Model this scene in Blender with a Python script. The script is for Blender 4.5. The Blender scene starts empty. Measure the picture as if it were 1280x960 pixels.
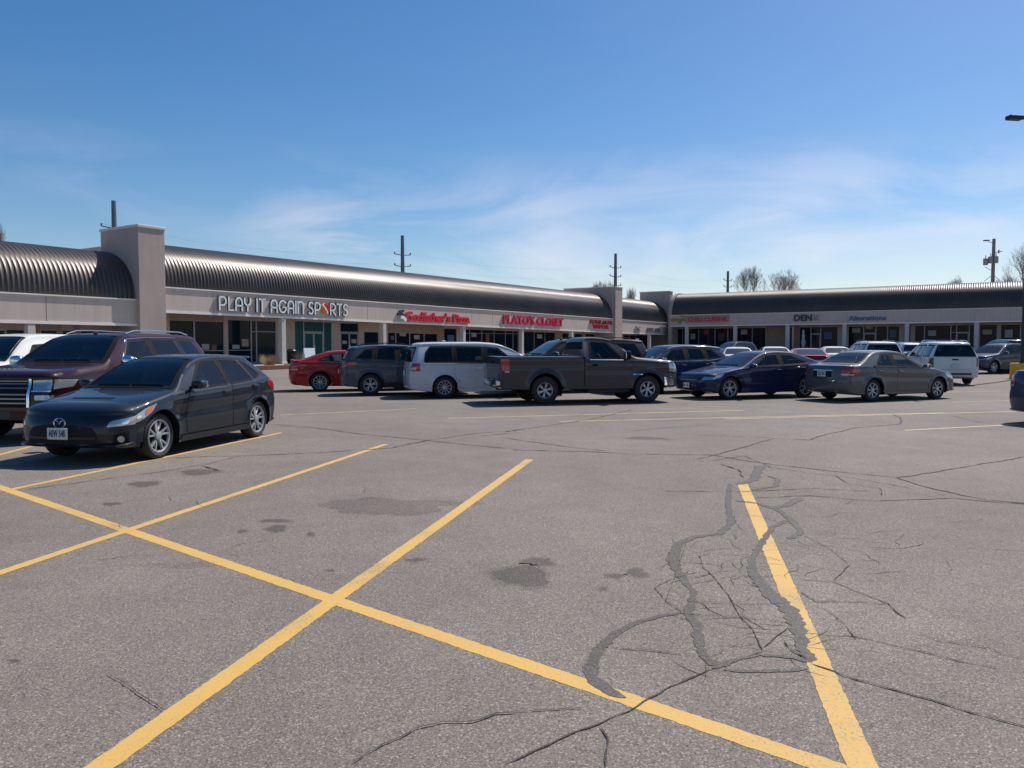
import bpy, bmesh, math, random
from mathutils import Vector, Matrix
random.seed(7)
R = math.radians
scene = bpy.context.scene
C = scene.collection

# ------------------------------------------------------------------ camera, sky, sun, exposure
CAM_H = 1.60
F_PX = 960.0            # focal length in pixels of the 1280 px wide photograph
PITCH = math.atan(47.0 / F_PX)
cam_d = bpy.data.cameras.new('camera'); cam = bpy.data.objects.new('camera', cam_d); C.objects.link(cam)
cam.location = (0, 0, CAM_H); cam.rotation_euler = (R(90) - PITCH, 0, 0)
cam_d.sensor_width = 36; cam_d.lens = 27.0; cam_d.clip_end = 5000; cam_d.clip_start = 0.1
scene.camera = cam

SUN_AZ, SUN_EL = R(46), R(53)       # azimuth clockwise from +Y
sd = bpy.data.lights.new('sun', 'SUN'); sun = bpy.data.objects.new('sun', sd); C.objects.link(sun)
sd.energy = 4.4; sd.angle = R(0.53); sd.color = (1.0, 0.94, 0.86)
sun.rotation_euler = (R(90) - SUN_EL, 0, math.pi - SUN_AZ)
sun.location = (30, 30, 60)
scene.view_settings.view_transform = 'Standard'; scene.view_settings.look = 'None'
scene.view_settings.exposure = 0.33; scene.view_settings.gamma = 1

w = bpy.data.worlds.new("World"); scene.world = w; w.use_nodes = True
nt = w.node_tree; N = nt.nodes; LK = nt.links
for n in list(N): N.remove(n)
out = N.new('ShaderNodeOutputWorld'); bg = N.new('ShaderNodeBackground'); bg.inputs[1].default_value = 0.092
sky = N.new('ShaderNodeTexSky'); sky.sky_type = 'NISHITA'; sky.sun_disc = False
sky.sun_elevation = SUN_EL; sky.sun_rotation = SUN_AZ
sky.air_density = 1.0; sky.dust_density = 0.7; sky.ozone_density = 2.2; sky.altitude = 200
# thin high cirrus over the whole sky
tc = N.new('ShaderNodeTexCoord'); mp = N.new('ShaderNodeMapping'); mp.inputs['Scale'].default_value = (1.6, 1.6, 5.0)
mp.inputs['Rotation'].default_value = (0, R(12), R(10))
n1 = N.new('ShaderNodeTexNoise'); n1.inputs['Scale'].default_value = 2.6; n1.inputs['Detail'].default_value = 9; n1.inputs['Roughness'].default_value = 0.58; n1.inputs['Distortion'].default_value = 0.7
n2 = N.new('ShaderNodeTexNoise'); n2.inputs['Scale'].default_value = 1.7; n2.inputs['Detail'].default_value = 2
r1 = N.new('ShaderNodeMapRange'); r1.inputs[1].default_value = 0.42; r1.inputs[2].default_value = 0.66
r2 = N.new('ShaderNodeMapRange'); r2.inputs[1].default_value = 0.42; r2.inputs[2].default_value = 0.66
sx = N.new('ShaderNodeSeparateXYZ')
r3 = N.new('ShaderNodeMapRange'); r3.inputs[1].default_value = 0.25; r3.inputs[2].default_value = 0.13; r3.inputs[3].default_value = 0.01
m1 = N.new('ShaderNodeMath'); m1.operation = 'MULTIPLY'; m2 = N.new('ShaderNodeMath'); m2.operation = 'MULTIPLY'
m3 = N.new('ShaderNodeMath'); m3.operation = 'MULTIPLY'; m3.inputs[1].default_value = 0.95
mix = N.new('ShaderNodeMixRGB'); mix.inputs[2].default_value = (8.6, 8.5, 9.0, 1)
LK.new(tc.outputs['Generated'], mp.inputs[0]); LK.new(mp.outputs[0], n1.inputs['Vector']); LK.new(tc.outputs['Generated'], n2.inputs['Vector'])
LK.new(n1.outputs[0], r1.inputs[0]); LK.new(n2.outputs[0], r2.inputs[0]); LK.new(tc.outputs['Generated'], sx.inputs[0]); LK.new(sx.outputs[2], r3.inputs[0])
LK.new(r1.outputs[0], m1.inputs[0]); LK.new(r2.outputs[0], m1.inputs[1]); LK.new(m1.outputs[0], m2.inputs[0]); LK.new(r3.outputs[0], m2.inputs[1])
LK.new(m2.outputs[0], m3.inputs[0])
LK.new(m3.outputs[0], mix.inputs[0]); hs = N.new('ShaderNodeHueSaturation'); hs.inputs['Saturation'].default_value = 1.36; LK.new(sky.outputs[0], hs.inputs['Color']); LK.new(hs.outputs[0], mix.inputs[1]); tn = N.new('ShaderNodeMixRGB'); tn.blend_type = 'MULTIPLY'; tn.inputs[0].default_value = 1; tn.inputs[2].default_value = (1.0, .945, .955, 1); LK.new(mix.outputs[0], tn.inputs[1]); LK.new(tn.outputs[0], bg.inputs[0]); LK.new(bg.outputs[0], out.inputs[0])

# ------------------------------------------------------------------ materials
MAT = {}
def mat(name, col, rough=0.6, metal=0.0, spec=0.5, coat=0.0, noise=None, bump=None, backdark=False, emit=None, streak=0):
    """noise=(scale, amount) tone variation; bump=(scale, strength)"""
    if name in MAT: return MAT[name]
    m = bpy.data.materials.new(name); m.use_nodes = True; MAT[name] = m
    t = m.node_tree; b = t.nodes['Principled BSDF']
    b.inputs['Base Color'].default_value = (*col, 1); b.inputs['Roughness'].default_value = rough
    b.inputs['Metallic'].default_value = metal; b.inputs['Specular IOR Level'].default_value = spec
    b.inputs['Coat Weight'].default_value = coat; b.inputs['Coat Roughness'].default_value = 0.04
    if emit: b.inputs['Emission Color'].default_value = (*emit[0], 1); b.inputs['Emission Strength'].default_value = emit[1]
    if noise or bump:
        co = t.nodes.new('ShaderNodeTexCoord')
    if noise:
        nz = t.nodes.new('ShaderNodeTexNoise'); nz.inputs['Scale'].default_value = noise[0]; nz.inputs['Detail'].default_value = 5
        t.links.new(co.outputs['Object'], nz.inputs['Vector'])
        mr = t.nodes.new('ShaderNodeMapRange'); mr.inputs[1].default_value = 0.3; mr.inputs[2].default_value = 0.7
        mr.inputs[3].default_value = 1 - noise[1]; mr.inputs[4].default_value = 1 + noise[1]
        t.links.new(nz.outputs[0], mr.inputs[0])
        vm = t.nodes.new('ShaderNodeVectorMath'); vm.operation = 'SCALE'; vm.inputs[0].default_value = col
        src = mr.outputs[0]
        if streak:   # rain streaks running down the wall
            mq = t.nodes.new('ShaderNodeMapping'); mq.inputs['Scale'].default_value = (5.0, 5.0, 0.35); ns = t.nodes.new('ShaderNodeTexNoise'); ns.inputs['Scale'].default_value = 1.0; ns.inputs['Detail'].default_value = 4
            t.links.new(co.outputs['Object'], mq.inputs[0]); t.links.new(mq.outputs[0], ns.inputs['Vector'])
            m2_ = t.nodes.new('ShaderNodeMapRange'); m2_.inputs[1].default_value = 0.35; m2_.inputs[2].default_value = 0.65; m2_.inputs[3].default_value = 1 - streak; m2_.inputs[4].default_value = 1 + streak * .5
            t.links.new(ns.outputs[0], m2_.inputs[0]); mm_ = t.nodes.new('ShaderNodeMath'); mm_.operation = 'MULTIPLY'; t.links.new(src, mm_.inputs[0]); t.links.new(m2_.outputs[0], mm_.inputs[1]); src = mm_.outputs[0]
        t.links.new(src, vm.inputs['Scale']); t.links.new(vm.outputs[0], b.inputs['Base Color'])
    if bump:
        nb = t.nodes.new('ShaderNodeTexNoise'); nb.inputs['Scale'].default_value = bump[0]; nb.inputs['Detail'].default_value = 3
        t.links.new(co.outputs['Object'], nb.inputs['Vector'])
        bp = t.nodes.new('ShaderNodeBump'); bp.inputs['Strength'].default_value = bump[1]; bp.inputs['Distance'].default_value = 0.02
        t.links.new(nb.outputs[0], bp.inputs['Height']); t.links.new(bp.outputs[0], b.inputs['Normal'])
    if backdark:
        g = t.nodes.new('ShaderNodeNewGeometry'); mx = t.nodes.new('ShaderNodeMixShader'); d = t.nodes.new('ShaderNodeBsdfDiffuse')
        d.inputs[0].default_value = (0.01, 0.01, 0.01, 1)
        o = t.nodes['Material Output']
        t.links.new(g.outputs['Backfacing'], mx.inputs[0]); t.links.new(b.outputs[0], mx.inputs[1]); t.links.new(d.outputs[0], mx.inputs[2]); t.links.new(mx.outputs[0], o.inputs[0])
    return m
def glass(name, tint, refl_tint=(1, 1, 1), ior=1.5):
    if name in MAT: return MAT[name]
    m = bpy.data.materials.new(name); m.use_nodes = True; MAT[name] = m; t = m.node_tree
    for n in list(t.nodes): t.nodes.remove(n)
    o = t.nodes.new('ShaderNodeOutputMaterial'); mx = t.nodes.new('ShaderNodeMixShader')
    tr = t.nodes.new('ShaderNodeBsdfTransparent'); tr.inputs[0].default_value = (*tint, 1)
    gl = t.nodes.new('ShaderNodeBsdfGlossy'); gl.inputs['Color'].default_value = (*refl_tint, 1); gl.inputs['Roughness'].default_value = 0.015
    lw = t.nodes.new('ShaderNodeFresnel'); lw.inputs['IOR'].default_value = ior
    # the reflection of the outer face only (both faces shade the same way)
    t.links.new(lw.outputs[0], mx.inputs[0]); t.links.new(tr.outputs[0], mx.inputs[1]); t.links.new(gl.outputs[0], mx.inputs[2]); t.links.new(mx.outputs[0], o.inputs[0])
    return m
def paint(name, col, metal=0.35, rough=0.32):
    return mat(name, col, rough=0.5, metal=metal * .45, spec=0.12, coat=0.7, backdark=True, noise=(3.0, 0.03))

M_blk = mat('black_plastic', (0.012, 0.012, 0.013), 0.75, spec=0.12)
M_trim = mat('dark_trim', (0.02, 0.02, 0.022), 0.35)
M_tyre = mat('tyre_rubber', (0.022, 0.022, 0.023), 0.8, noise=(30, 0.2))
M_rim = mat('alloy_rim', (0.42, 0.43, 0.45), 0.38, 0.6)
M_rimd = mat('dark_brake_metal', (0.03, 0.03, 0.032), 0.5, 0.5)
M_chr = mat('chrome', (0.75, 0.76, 0.78), 0.1, 1.0)
M_seam = mat('panel_gap', (0.004, 0.004, 0.005), 0.8)
M_int = mat('dark_interior', (0.035, 0.037, 0.04), 0.8)
M_intg = mat('grey_interior', (0.22, 0.215, 0.20), 0.8)
M_glass = glass('car_glass', (0.80, 0.89, 0.86))
M_glassd = glass('privacy_glass', (0.06, 0.07, 0.085))
M_glassop = mat('far_car_glass', (0.012, 0.017, 0.022), 0.04, spec=0.8)
M_head = mat('headlamp_lens', (0.42, 0.44, 0.47), 0.12, 0.6, coat=1)
M_amber = mat('amber_lens', (0.6, 0.13, 0.02), 0.15, coat=1)
M_tail = mat('red_tail_lens', (0.35, 0.006, 0.012), 0.15, coat=1)
M_taild = mat('smoked_tail_lens', (0.035, 0.008, 0.012), 0.2, coat=1)
M_smoke = mat('smoked_chrome', (.22, .23, .25), .25, .8)
M_tailw = mat('clear_tail_lens', (0.5, 0.42, 0.42), 0.15, coat=1)
M_plate = mat('plate_white', (0.55, 0.6, 0.56), 0.5)
M_pltxt = mat('plate_ink', (0.02, 0.04, 0.09), 0.5)

# ------------------------------------------------------------------ helpers
class MB:
    def __init__(s): s.v = []; s.f = []
    def add(s, vs, fs):
        o = len(s.v); s.v.extend([tuple(p) for p in vs]); s.f.extend([tuple(i + o for i in f) for f in fs])
    def box(s, x0, x1, y0, y1, z0, z1):
        s.add([(x0, y0, z0), (x1, y0, z0), (x1, y1, z0), (x0, y1, z0), (x0, y0, z1), (x1, y0, z1), (x1, y1, z1), (x0, y1, z1)],
              [(0, 3, 2, 1), (4, 5, 6, 7), (0, 1, 5, 4), (1, 2, 6, 5), (2, 3, 7, 6), (3, 0, 4, 7)])
    def bbox(s, x0, x1, y0, y1, z0, z1, b=0.02):
        """box with chamfered edges"""
        vs = []; 
        for (sx_, xx) in ((0, x0), (1, x1)):
            for (sy_, yy) in ((0, y0), (1, y1)):
                for (sz_, zz) in ((0, z0), (1, z1)):
                    ix = xx + (b if sx_ == 0 else -b); iy = yy + (b if sy_ == 0 else -b); iz = zz + (b if sz_ == 0 else -b)
                    vs += [(xx, iy, iz), (ix, yy, iz), (ix, iy, zz)]
        me = bmesh.new()
        for p in vs: me.verts.new(p)
        bmesh.ops.convex_hull(me, input=me.verts)
        me.verts.ensure_lookup_table(); me.verts.index_update()
        s.add([v.co[:] for v in me.verts], [[v.index for v in f.verts] for f in me.faces]); me.free()
    def tube(s, pts, r, n=8, r2=None, cap=True):
        """tube through points, radius r (tapering to r2)"""
        pts = [Vector(p) for p in pts]; k = len(pts); rings = []
        for i, p in enumerate(pts):
            d = (pts[min(i + 1, k - 1)] - pts[max(i - 1, 0)]).normalized()
            a = Vector((0, 0, 1)) if abs(d.z) < 0.9 else Vector((1, 0, 0))
            e1 = d.cross(a).normalized(); e2 = d.cross(e1)
            rr = r if r2 is None else r + (r2 - r) * i / (k - 1)
            rings.append([p + e1 * rr * math.cos(2 * math.pi * j / n) + e2 * rr * math.sin(2 * math.pi * j / n) for j in range(n)])
        vs = [q for ring in rings for q in ring]; fs = []
        for i in range(k - 1):
            for j in range(n): fs.append((i * n + j, i * n + (j + 1) % n, (i + 1) * n + (j + 1) % n, (i + 1) * n + j))
        if cap: fs.append(tuple(range(n))[::-1]); fs.append(tuple((k - 1) * n + j for j in range(n)))
        s.add(vs, fs)
    def lathe(s, prof, n=32, axis='z', c=(0, 0, 0)):
        vs = []; fs = []
        for (r, h) in prof:
            for j in range(n):
                a = 2 * math.pi * j / n; x, y = r * math.cos(a), r * math.sin(a)
                vs.append((c[0] + x, c[1] + y, c[2] + h) if axis == 'z' else (c[0] + x, c[1] + h, c[2] + y))
        for i in range(len(prof) - 1):
            for j in range(n):
                q = (i * n + j, i * n + (j + 1) % n, (i + 1) * n + (j + 1) % n, (i + 1) * n + j)
                fs.append(q if axis == 'z' else q[::-1])
        s.add(vs, fs)
    def superell(s, c, a, n=2.5, nu=14, nv=8):
        vs = []; fs = []
        sp = lambda v, e: math.copysign(abs(v) ** e, v)
        for i in range(nv + 1):
            ph = -math.pi / 2 + math.pi * i / nv
            for j in range(nu):
                th = 2 * math.pi * j / nu; e = 2 / n
                vs.append((c[0] + a[0] * sp(math.cos(ph), e) * sp(math.cos(th), e), c[1] + a[1] * sp(math.cos(ph), e) * sp(math.sin(th), e), c[2] + a[2] * sp(math.sin(ph), e)))
        for i in range(nv):
            for j in range(nu): fs.append((i * nu + j, i * nu + (j + 1) % nu, (i + 1) * nu + (j + 1) % nu, (i + 1) * nu + j))
        s.add(vs, fs)
def obj(name, mb, m, parent=None, smooth=False, label=None):
    me = bpy.data.meshes.new(name); me.from_pydata(mb.v, [], mb.f); me.validate(verbose=False)
    me.materials.append(m)
    if smooth:
        me.polygons.foreach_set('use_smooth', [True] * len(me.polygons))
        if smooth != 'all' and hasattr(me, 'set_sharp_from_angle'): me.set_sharp_from_angle(angle=R(35 if smooth is True else smooth))
    me.update()
    o = bpy.data.objects.new(name, me); C.objects.link(o)
    if parent: o.parent = parent
    if label: o['label'] = label
    return o
def thing(name, label, cat, loc=(0, 0, 0), rz=0, group=None):
    o = bpy.data.objects.new(name, None); C.objects.link(o); o.empty_display_size = 0.3
    o.location = loc; o.rotation_euler = (0, 0, rz); o['label'] = label; o['category'] = cat
    if group: o['group'] = group
    return o
def struct(name, mb, m, smooth=False):
    o = obj(name, mb, m, None, smooth); o['kind'] = 'structure'; return o

def ray(px, py):
    u = (480.0 - py) / F_PX; r = (px - 640.0) / F_PX
    return Vector((r, math.cos(PITCH) + u * math.sin(PITCH), -math.sin(PITCH) + u * math.cos(PITCH)))
def gz(x, y):
    """the lot is level near the camera and climbs gently towards the shops"""
    t = max(0.0, min(y, 114.0) - 30.0)
    return 0.0108 * (t * t / (t + 6.0)) * 1.07 if t > 0 else 0.0
def gp(px, py, dz=0.0):
    d = ray(px, py); z = 0.0
    for _ in range(12):
        t = (CAM_H - z) / -d.z; z = gz(d.x * t, d.y * t)
    return Vector((d.x * t, d.y * t, z + dz))

# ------------------------------------------------------------------ ground
def asphalt_mat():
    m = bpy.data.materials.new('weathered_asphalt'); m.use_nodes = True; t = m.node_tree; b = t.nodes['Principled BSDF']
    n = t.nodes; l = t.links
    co = n.new('ShaderNodeTexCoord')
    def noise(scale, det=4, rough=0.5):
        a = n.new('ShaderNodeTexNoise'); a.inputs['Scale'].default_value = scale; a.inputs['Detail'].default_value = det; a.inputs['Roughness'].default_value = rough
        l.new(co.outputs['Object'], a.inputs['Vector']); return a
    big = noise(0.22, 4); mid = noise(1.6, 5, 0.6); fine = noise(130, 4, 0.75)
    vor = n.new('ShaderNodeTexVoronoi'); vor.inputs['Scale'].default_value = 150; l.new(co.outputs['Object'], vor.inputs['Vector'])
    st = n.new('ShaderNodeMapRange'); st.inputs[1].default_value = 0.0; st.inputs[2].default_value = 1.0
    sep = n.new('ShaderNodeSeparateColor'); l.new(vor.outputs['Color'], sep.inputs[0])
    ramp = n.new('ShaderNodeValToRGB'); l.new(sep.outputs[0], ramp.inputs[0])
    e = ramp.color_ramp.elements; e[0].position = 0.0; e[0].color = (0.45, 0.45, 0.45, 1); e[1].position = 1.0; e[1].color = (2.1, 2.05, 1.95, 1)
    for p, c in ((0.25, 0.8), (0.6, 1.0), (0.88, 1.22)):
        q = e.new(p); q.color = (c, c, c, 1)
    def rng(src, lo, hi, a=0.3, bb=0.7):
        r = n.new('ShaderNodeMapRange'); r.inputs[1].default_value = a; r.inputs[2].default_value = bb; r.inputs[3].default_value = lo; r.inputs[4].default_value = hi
        l.new(src, r.inputs[0]); return r.outputs[0]
    def mul(a, b_):
        q = n.new('ShaderNodeMath'); q.operation = 'MULTIPLY'; l.new(a, q.inputs[0]); l.new(b_, q.inputs[1]); return q.outputs[0]
    k = mul(mul(rng(big.outputs[0], 0.84, 1.12), rng(mid.outputs[0], 0.90, 1.08)), rng(fine.outputs[0], 0.72, 1.28))
    v1 = n.new('ShaderNodeVectorMath'); v1.operation = 'SCALE'; v1.inputs[0].default_value = (0.188, 0.163, 0.142); l.new(k, v1.inputs['Scale'])
    v2 = n.new('ShaderNodeVectorMath'); v2.operation = 'MULTIPLY'; l.new(v1.outputs[0], v2.inputs[0]); l.new(ramp.outputs[0], v2.inputs[1])
    l.new(v2.outputs[0], b.inputs['Base Color']); b.inputs['Roughness'].default_value = 0.88; b.inputs['Specular IOR Level'].default_value = 0.3
    bp = n.new('ShaderNodeBump'); bp.inputs['Strength'].default_value = 0.55; bp.inputs['Distance'].default_value = 0.004
    l.new(fine.outputs[0], bp.inputs['Height']); l.new(bp.outputs[0], b.inputs['Normal'])
    return m, v2
M_asp, _ = asphalt_mat()
def tint_copy(src, name, k, rough=None):
    m = src.copy(); m.name = name
    for nd in m.node_tree.nodes:
        if nd.type == 'VECT_MATH' and nd.operation == 'SCALE':
            v = nd.inputs[0].default_value; nd.inputs[0].default_value = (v[0] * k[0], v[1] * k[1], v[2] * k[2])
        if rough and nd.type == 'BSDF_PRINCIPLED': nd.inputs['Roughness'].default_value = rough
    return m
M_stain = tint_copy(M_asp, 'oil_stained_asphalt', (0.52, 0.51, 0.50), 0.75)
M_seal = tint_copy(M_asp, 'tar_crack_seal', (0.50, 0.49, 0.485), 0.6)
M_crack = tint_copy(M_asp, 'open_crack', (0.36, 0.35, 0.345))
M_patch = tint_copy(M_asp, 'worn_pale_asphalt', (1.10, 1.10, 1.09))

g = MB(); ys = [-60, -10, 0, 10, 20, 28] + [30 + 2 * i for i in range(43)] + [125, 160, 400, 1500, 3000]
xs = [-3000, -600, -150, -80, -40, -20, 0, 20, 40, 80, 150, 600, 3000]
for y in ys:
    for x in xs: g.v.append((x, y, gz(x, y)))
nx = len(xs)
for i in range(len(ys) - 1):
    for j in range(nx - 1): g.f.append((i * nx + j, i * nx + j + 1, (i + 1) * nx + j + 1, (i + 1) * nx + j))
ground = struct('ground', g, M_asp)

def yellow_mat(name, col, wear):
    m = bpy.data.materials.new(name); m.use_nodes = True; t = m.node_tree; b = t.nodes['Principled BSDF']; n = t.nodes; l = t.links
    co = n.new('ShaderNodeTexCoord')
    a = n.new('ShaderNodeTexNoise'); a.inputs['Scale'].default_value = 60; a.inputs['Detail'].default_value = 5; a.inputs['Roughness'].default_value = 0.75
    c = n.new('ShaderNodeTexNoise'); c.inputs['Scale'].default_value = 1.5; c.inputs['Detail'].default_value = 4
    l.new(co.outputs['Object'], a.inputs['Vector']); l.new(co.outputs['Object'], c.inputs['Vector'])
    ad = n.new('ShaderNodeMath'); ad.operation = 'MULTIPLY_ADD'; ad.inputs[1].default_value = 0.55; l.new(c.outputs[0], ad.inputs[0]); l.new(a.outputs[0], ad.inputs[2])
    rg = n.new('ShaderNodeMapRange'); rg.inputs[1].default_value = wear - 0.05; rg.inputs[2].default_value = wear + 0.10; l.new(ad.outputs[0], rg.inputs[0])
    mx = n.new('ShaderNodeMixRGB'); mx.inputs[1].default_value = (*col, 1); mx.inputs[2].default_value = (0.17, 0.15, 0.12, 1)
    tn = n.new('ShaderNodeMapRange'); tn.inputs[1].default_value = 0.3; tn.inputs[2].default_value = 0.7; tn.inputs[3].default_value = 0.82; tn.inputs[4].default_value = 1.12
    l.new(a.outputs[0], tn.inputs[0])
    sc = n.new('ShaderNodeVectorMath'); sc.operation = 'SCALE'; l.new(mx.outputs[0], sc.inputs[0]); l.new(tn.outputs[0], sc.inputs['Scale'])
    l.new(rg.outputs[0], mx.inputs[0]); l.new(sc.outputs[0], b.inputs['Base Color']); b.inputs['Roughness'].default_value = 0.7
    bp = n.new('ShaderNodeBump'); bp.inputs['Strength'].default_value = 0.4; bp.inputs['Distance'].default_value = 0.003
    l.new(a.outputs[0], bp.inputs['Height']); l.new(bp.outputs[0], b.inputs['Normal'])
    return m
M_yel = yellow_mat('yellow_road_paint', (0.58, 0.355, 0.090), 0.875)
M_yelw = yellow_mat('worn_yellow_paint', (0.55, 0.42, 0.20), 0.84)

def lift(y): return 0.28 + 0.72 * max(0.0, min(1.0, (y - 14) / 10))
def ribbon(pts, width, dz, jitter=0.0, wjit=0.0, step=0.12, taper=True, rnd=random, edge=0.0):
    """flat strip following world points on the ground; width may be a list"""
    P = [Vector((p[0], p[1])) for p in pts]; mb = MB(); dz *= lift(sum(p[1] for p in pts) / len(pts))
    ws = width if isinstance(width, (list, tuple)) else [width] * len(P)
    Q = []; W = []
    for i in range(len(P) - 1):
        L = (P[i + 1] - P[i]).length; k = max(1, int(L / step))
        for j in range(k):
            a = j / k; Q.append(P[i].lerp(P[i + 1], a)); W.append(ws[i] * (1 - a) + ws[i + 1] * a)
    Q.append(P[-1]); W.append(ws[-1]); n = len(Q)
    if jitter:
        dx = dy = 0
        for i in range(1, n - 1):
            dx = dx * 0.6 + rnd.uniform(-jitter, jitter); dy = dy * 0.6 + rnd.uniform(-jitter, jitter); Q[i] = Q[i] + Vector((dx, dy))
    for i in range(n):
        d = (Q[min(i + 1, n - 1)] - Q[max(i - 1, 0)]); d = d.normalized() if d.length > 1e-6 else Vector((1, 0)); nn = Vector((-d.y, d.x))
        ww = W[i] * (1 + rnd.uniform(-wjit, wjit)) / 2
        if taper and (i == 0 or i == n - 1): ww *= 0.25
        a = Q[i] + nn * (ww + rnd.uniform(-edge, edge)); b = Q[i] - nn * (ww + rnd.uniform(-edge, edge))
        mb.v += [(a.x, a.y, gz(a.x, a.y) + dz), (b.x, b.y, gz(b.x, b.y) + dz)]
        if i: mb.f.append((2 * i - 2, 2 * i - 1, 2 * i + 1, 2 * i))
    return mb
def pline(pxs): return [gp(a, b) for a, b in pxs]
# painted stall lines
def stall(a, b, wd, m=M_yel, dz=0.005, name='painted_line'):
    obj(name, ribbon([gp(*a), gp(*b)], wd, dz, 0, 0, 0.03, False, edge=0.004), m, ground)
stall((-60, 589), (1090, 977), 0.112)
stall((88, 986), (662, 574.5), 0.115, dz=0.0085)
stall((-60, 736), (482, 555.5), 0.10, dz=0.0085)
stall((14, 612), (352, 541), 0.095, dz=0.0085)
stall((1100, 1010), (928, 605), 0.118, dz=0.0085)
stall((-80, 589), (90, 545), 0.09, dz=0.0065)
for a, b in (((1130, 538), (1330, 527.5)), ((905, 524), (1300, 513.5)), ((700, 527), (1180, 516)), ((560, 523), (930, 513)), ((1190, 503), (1330, 499)), ((350, 519), (520, 511)), ((1160, 491), (1250, 489)), ((345, 492), (420, 489))):
    stall(a, b, 0.085, M_yelw)
rr = random.Random(3); nseal = 0
def Z1(l): return [(x / 2, 480 + y / 2) for x, y in l]
def Z2(l): return [(640 + x / 2, 480 + y / 2) for x, y in l]
for wd, l in (([.03, .035, .045, .06, .065, .065, .07, .06, .035], [(430, 573), (370, 580), (300, 600), (250, 630), (215, 665), (195, 700), (200, 735), (240, 770), (285, 786)]),
              ([.05, .06, .06, .07, .06, .07, .09, .06, .04, .06, .06, .05, .05, .05], [(545, 250), (540, 300), (548, 350), (520, 375), (460, 382), (415, 400), (400, 440), (420, 480), (455, 520), (440, 570), (465, 610), (465, 660), (500, 700), (548, 702)]),
              ([.03, .035, .035, .03], [(530, 715), (600, 718), (680, 718), (740, 712)]),
              ([.03, .03, .03, .03, .05], [(500, 712), (560, 690), (620, 678), (700, 685), (750, 697)]),
              (.06, [(560, 292), (620, 300), (670, 318), (705, 345), (725, 372), (690, 388)]),
              (.09, [(720, 285), (690, 303), (645, 312)]),
              ([.05, .07, .09, .11, .09, .06, .07], [(600, 440), (605, 480), (640, 520), (690, 560), (715, 610), (725, 655), (745, 695)]),
              (.05, [(690, 340), (650, 358), (640, 375), (610, 420), (598, 445)]),
              ([.12, .10, .08], [(620, 205), (605, 240), (565, 252)]),
              (.06, [(640, 230), (665, 238), (660, 255), (600, 266)])):
    nseal += 1; obj('tar_seal', ribbon(pline(Z2(l)), wd, 0.0105 + nseal * .0003, 0.006, 0.28, 0.03, rnd=rr, edge=.004), M_seal, ground)
cracks = [(Z2([(0, 165), (200, 170), (300, 175), (500, 178), (600, 195), (750, 213), (870, 225), (960, 235), (1060, 265), (1180, 290), (1300, 300)]), .030),
          (Z2([(-20, 135), (120, 155), (240, 168)]), .028), (Z2([(960, 235), (1050, 222), (1150, 205), (1300, 180)]), .030),
          (Z2([(460, 188), (560, 165), (650, 137), (740, 140), (790, 125), (860, 110), (975, 100), (975, 88), (950, 75)]), .034),
          (Z2([(500, 192), (580, 180), (650, 210), (760, 225), (850, 235), (1000, 262)]), .014),
          (Z2([(380, 268), (560, 270), (760, 262), (900, 270)]), .016), (Z2([(600, 285), (750, 280), (900, 293), (1100, 287), (1300, 302)]), .022),
          (Z2([(-20, 120), (100, 103), (200, 88), (300, 65)]), .030), (Z2([(-20, 952), (60, 915), (160, 870), (290, 820), (330, 795), (420, 750), (510, 710)]), .013),
          (Z2([(745, 700), (830, 730), (950, 765), (1080, 800), (1180, 830), (1310, 865)]), .013), (Z2([(830, 628), (900, 640), (1000, 665), (1120, 695), (1310, 730)]), .009),
          (Z2([(720, 490), (800, 495), (860, 520), (940, 550), (985, 588)]), .010), (Z2([(845, 452), (825, 472), (808, 492)]), .010),
          (Z2([(500, 424), (468, 432), (480, 460), (520, 500), (550, 545), (570, 580), (600, 615), (625, 668)]), .008), (Z2([(240, 660), (340, 668), (460, 680)]), .008),
          (Z2([(470, 470), (400, 487), (358, 510), (385, 545), (425, 572)]), .008), (Z2([(218, 855), (235, 890), (230, 975)]), .012), (Z2([(-10, 823), (100, 815), (180, 812)]), .006),
          (Z2([(690, 610), (655, 640), (630, 660)]), .010), (Z2([(440, 385), (380, 560)]), .004), (Z2([(730, 380), (790, 410), (840, 450)]), .006),
          (Z2([(720, 520), (760, 545), (860, 545), (940, 552)]), .009), (Z2([(780, 560), (830, 600), (860, 640)]), .006), (Z2([(1000, 620), (1060, 640), (1180, 660), (1280, 690)]), .007),
          (Z2([(440, 545), (520, 548), (600, 552), (680, 550)]), .006), (Z2([(430, 578), (520, 580), (620, 588), (700, 600)]), .006), (Z2([(450, 500), (560, 480), (640, 486)]), .006),
          (Z2([(620, 650), (560, 655), (540, 660)]), .006), (Z2([(680, 645), (700, 670), (740, 690)]), .010), (Z2([(520, 200), (560, 215), (580, 235)]), .03),
          (Z2([(810, 230), (840, 250), (920, 262), (925, 280)]), .012), (Z2([(300, 118), (400, 108), (500, 103)]), .02), (Z2([(1100, 80), (1150, 92), (1180, 98)]), .02), (Z2([(460, 128), (650, 135)]), .02),
          (Z1([(675, 100), (800, 112), (920, 127), (1050, 140), (1300, 165)]), .030), (Z1([(430, 185), (620, 180), (800, 172), (980, 160), (1080, 140), (1180, 125), (1300, 116)]), .030),
          (Z1([(60, 265), (250, 240), (400, 220), (520, 200), (590, 183)]), .020), (Z1([(505, 205), (545, 217)]), .030), (Z1([(880, 952), (960, 905), (1040, 865), (1110, 848), (1180, 848), (1240, 828), (1290, 825)]), .010),
          (Z1([(270, 728), (340, 770), (410, 820)]), .006), (Z1([(1200, 130), (1300, 122)]), .03)]
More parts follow.
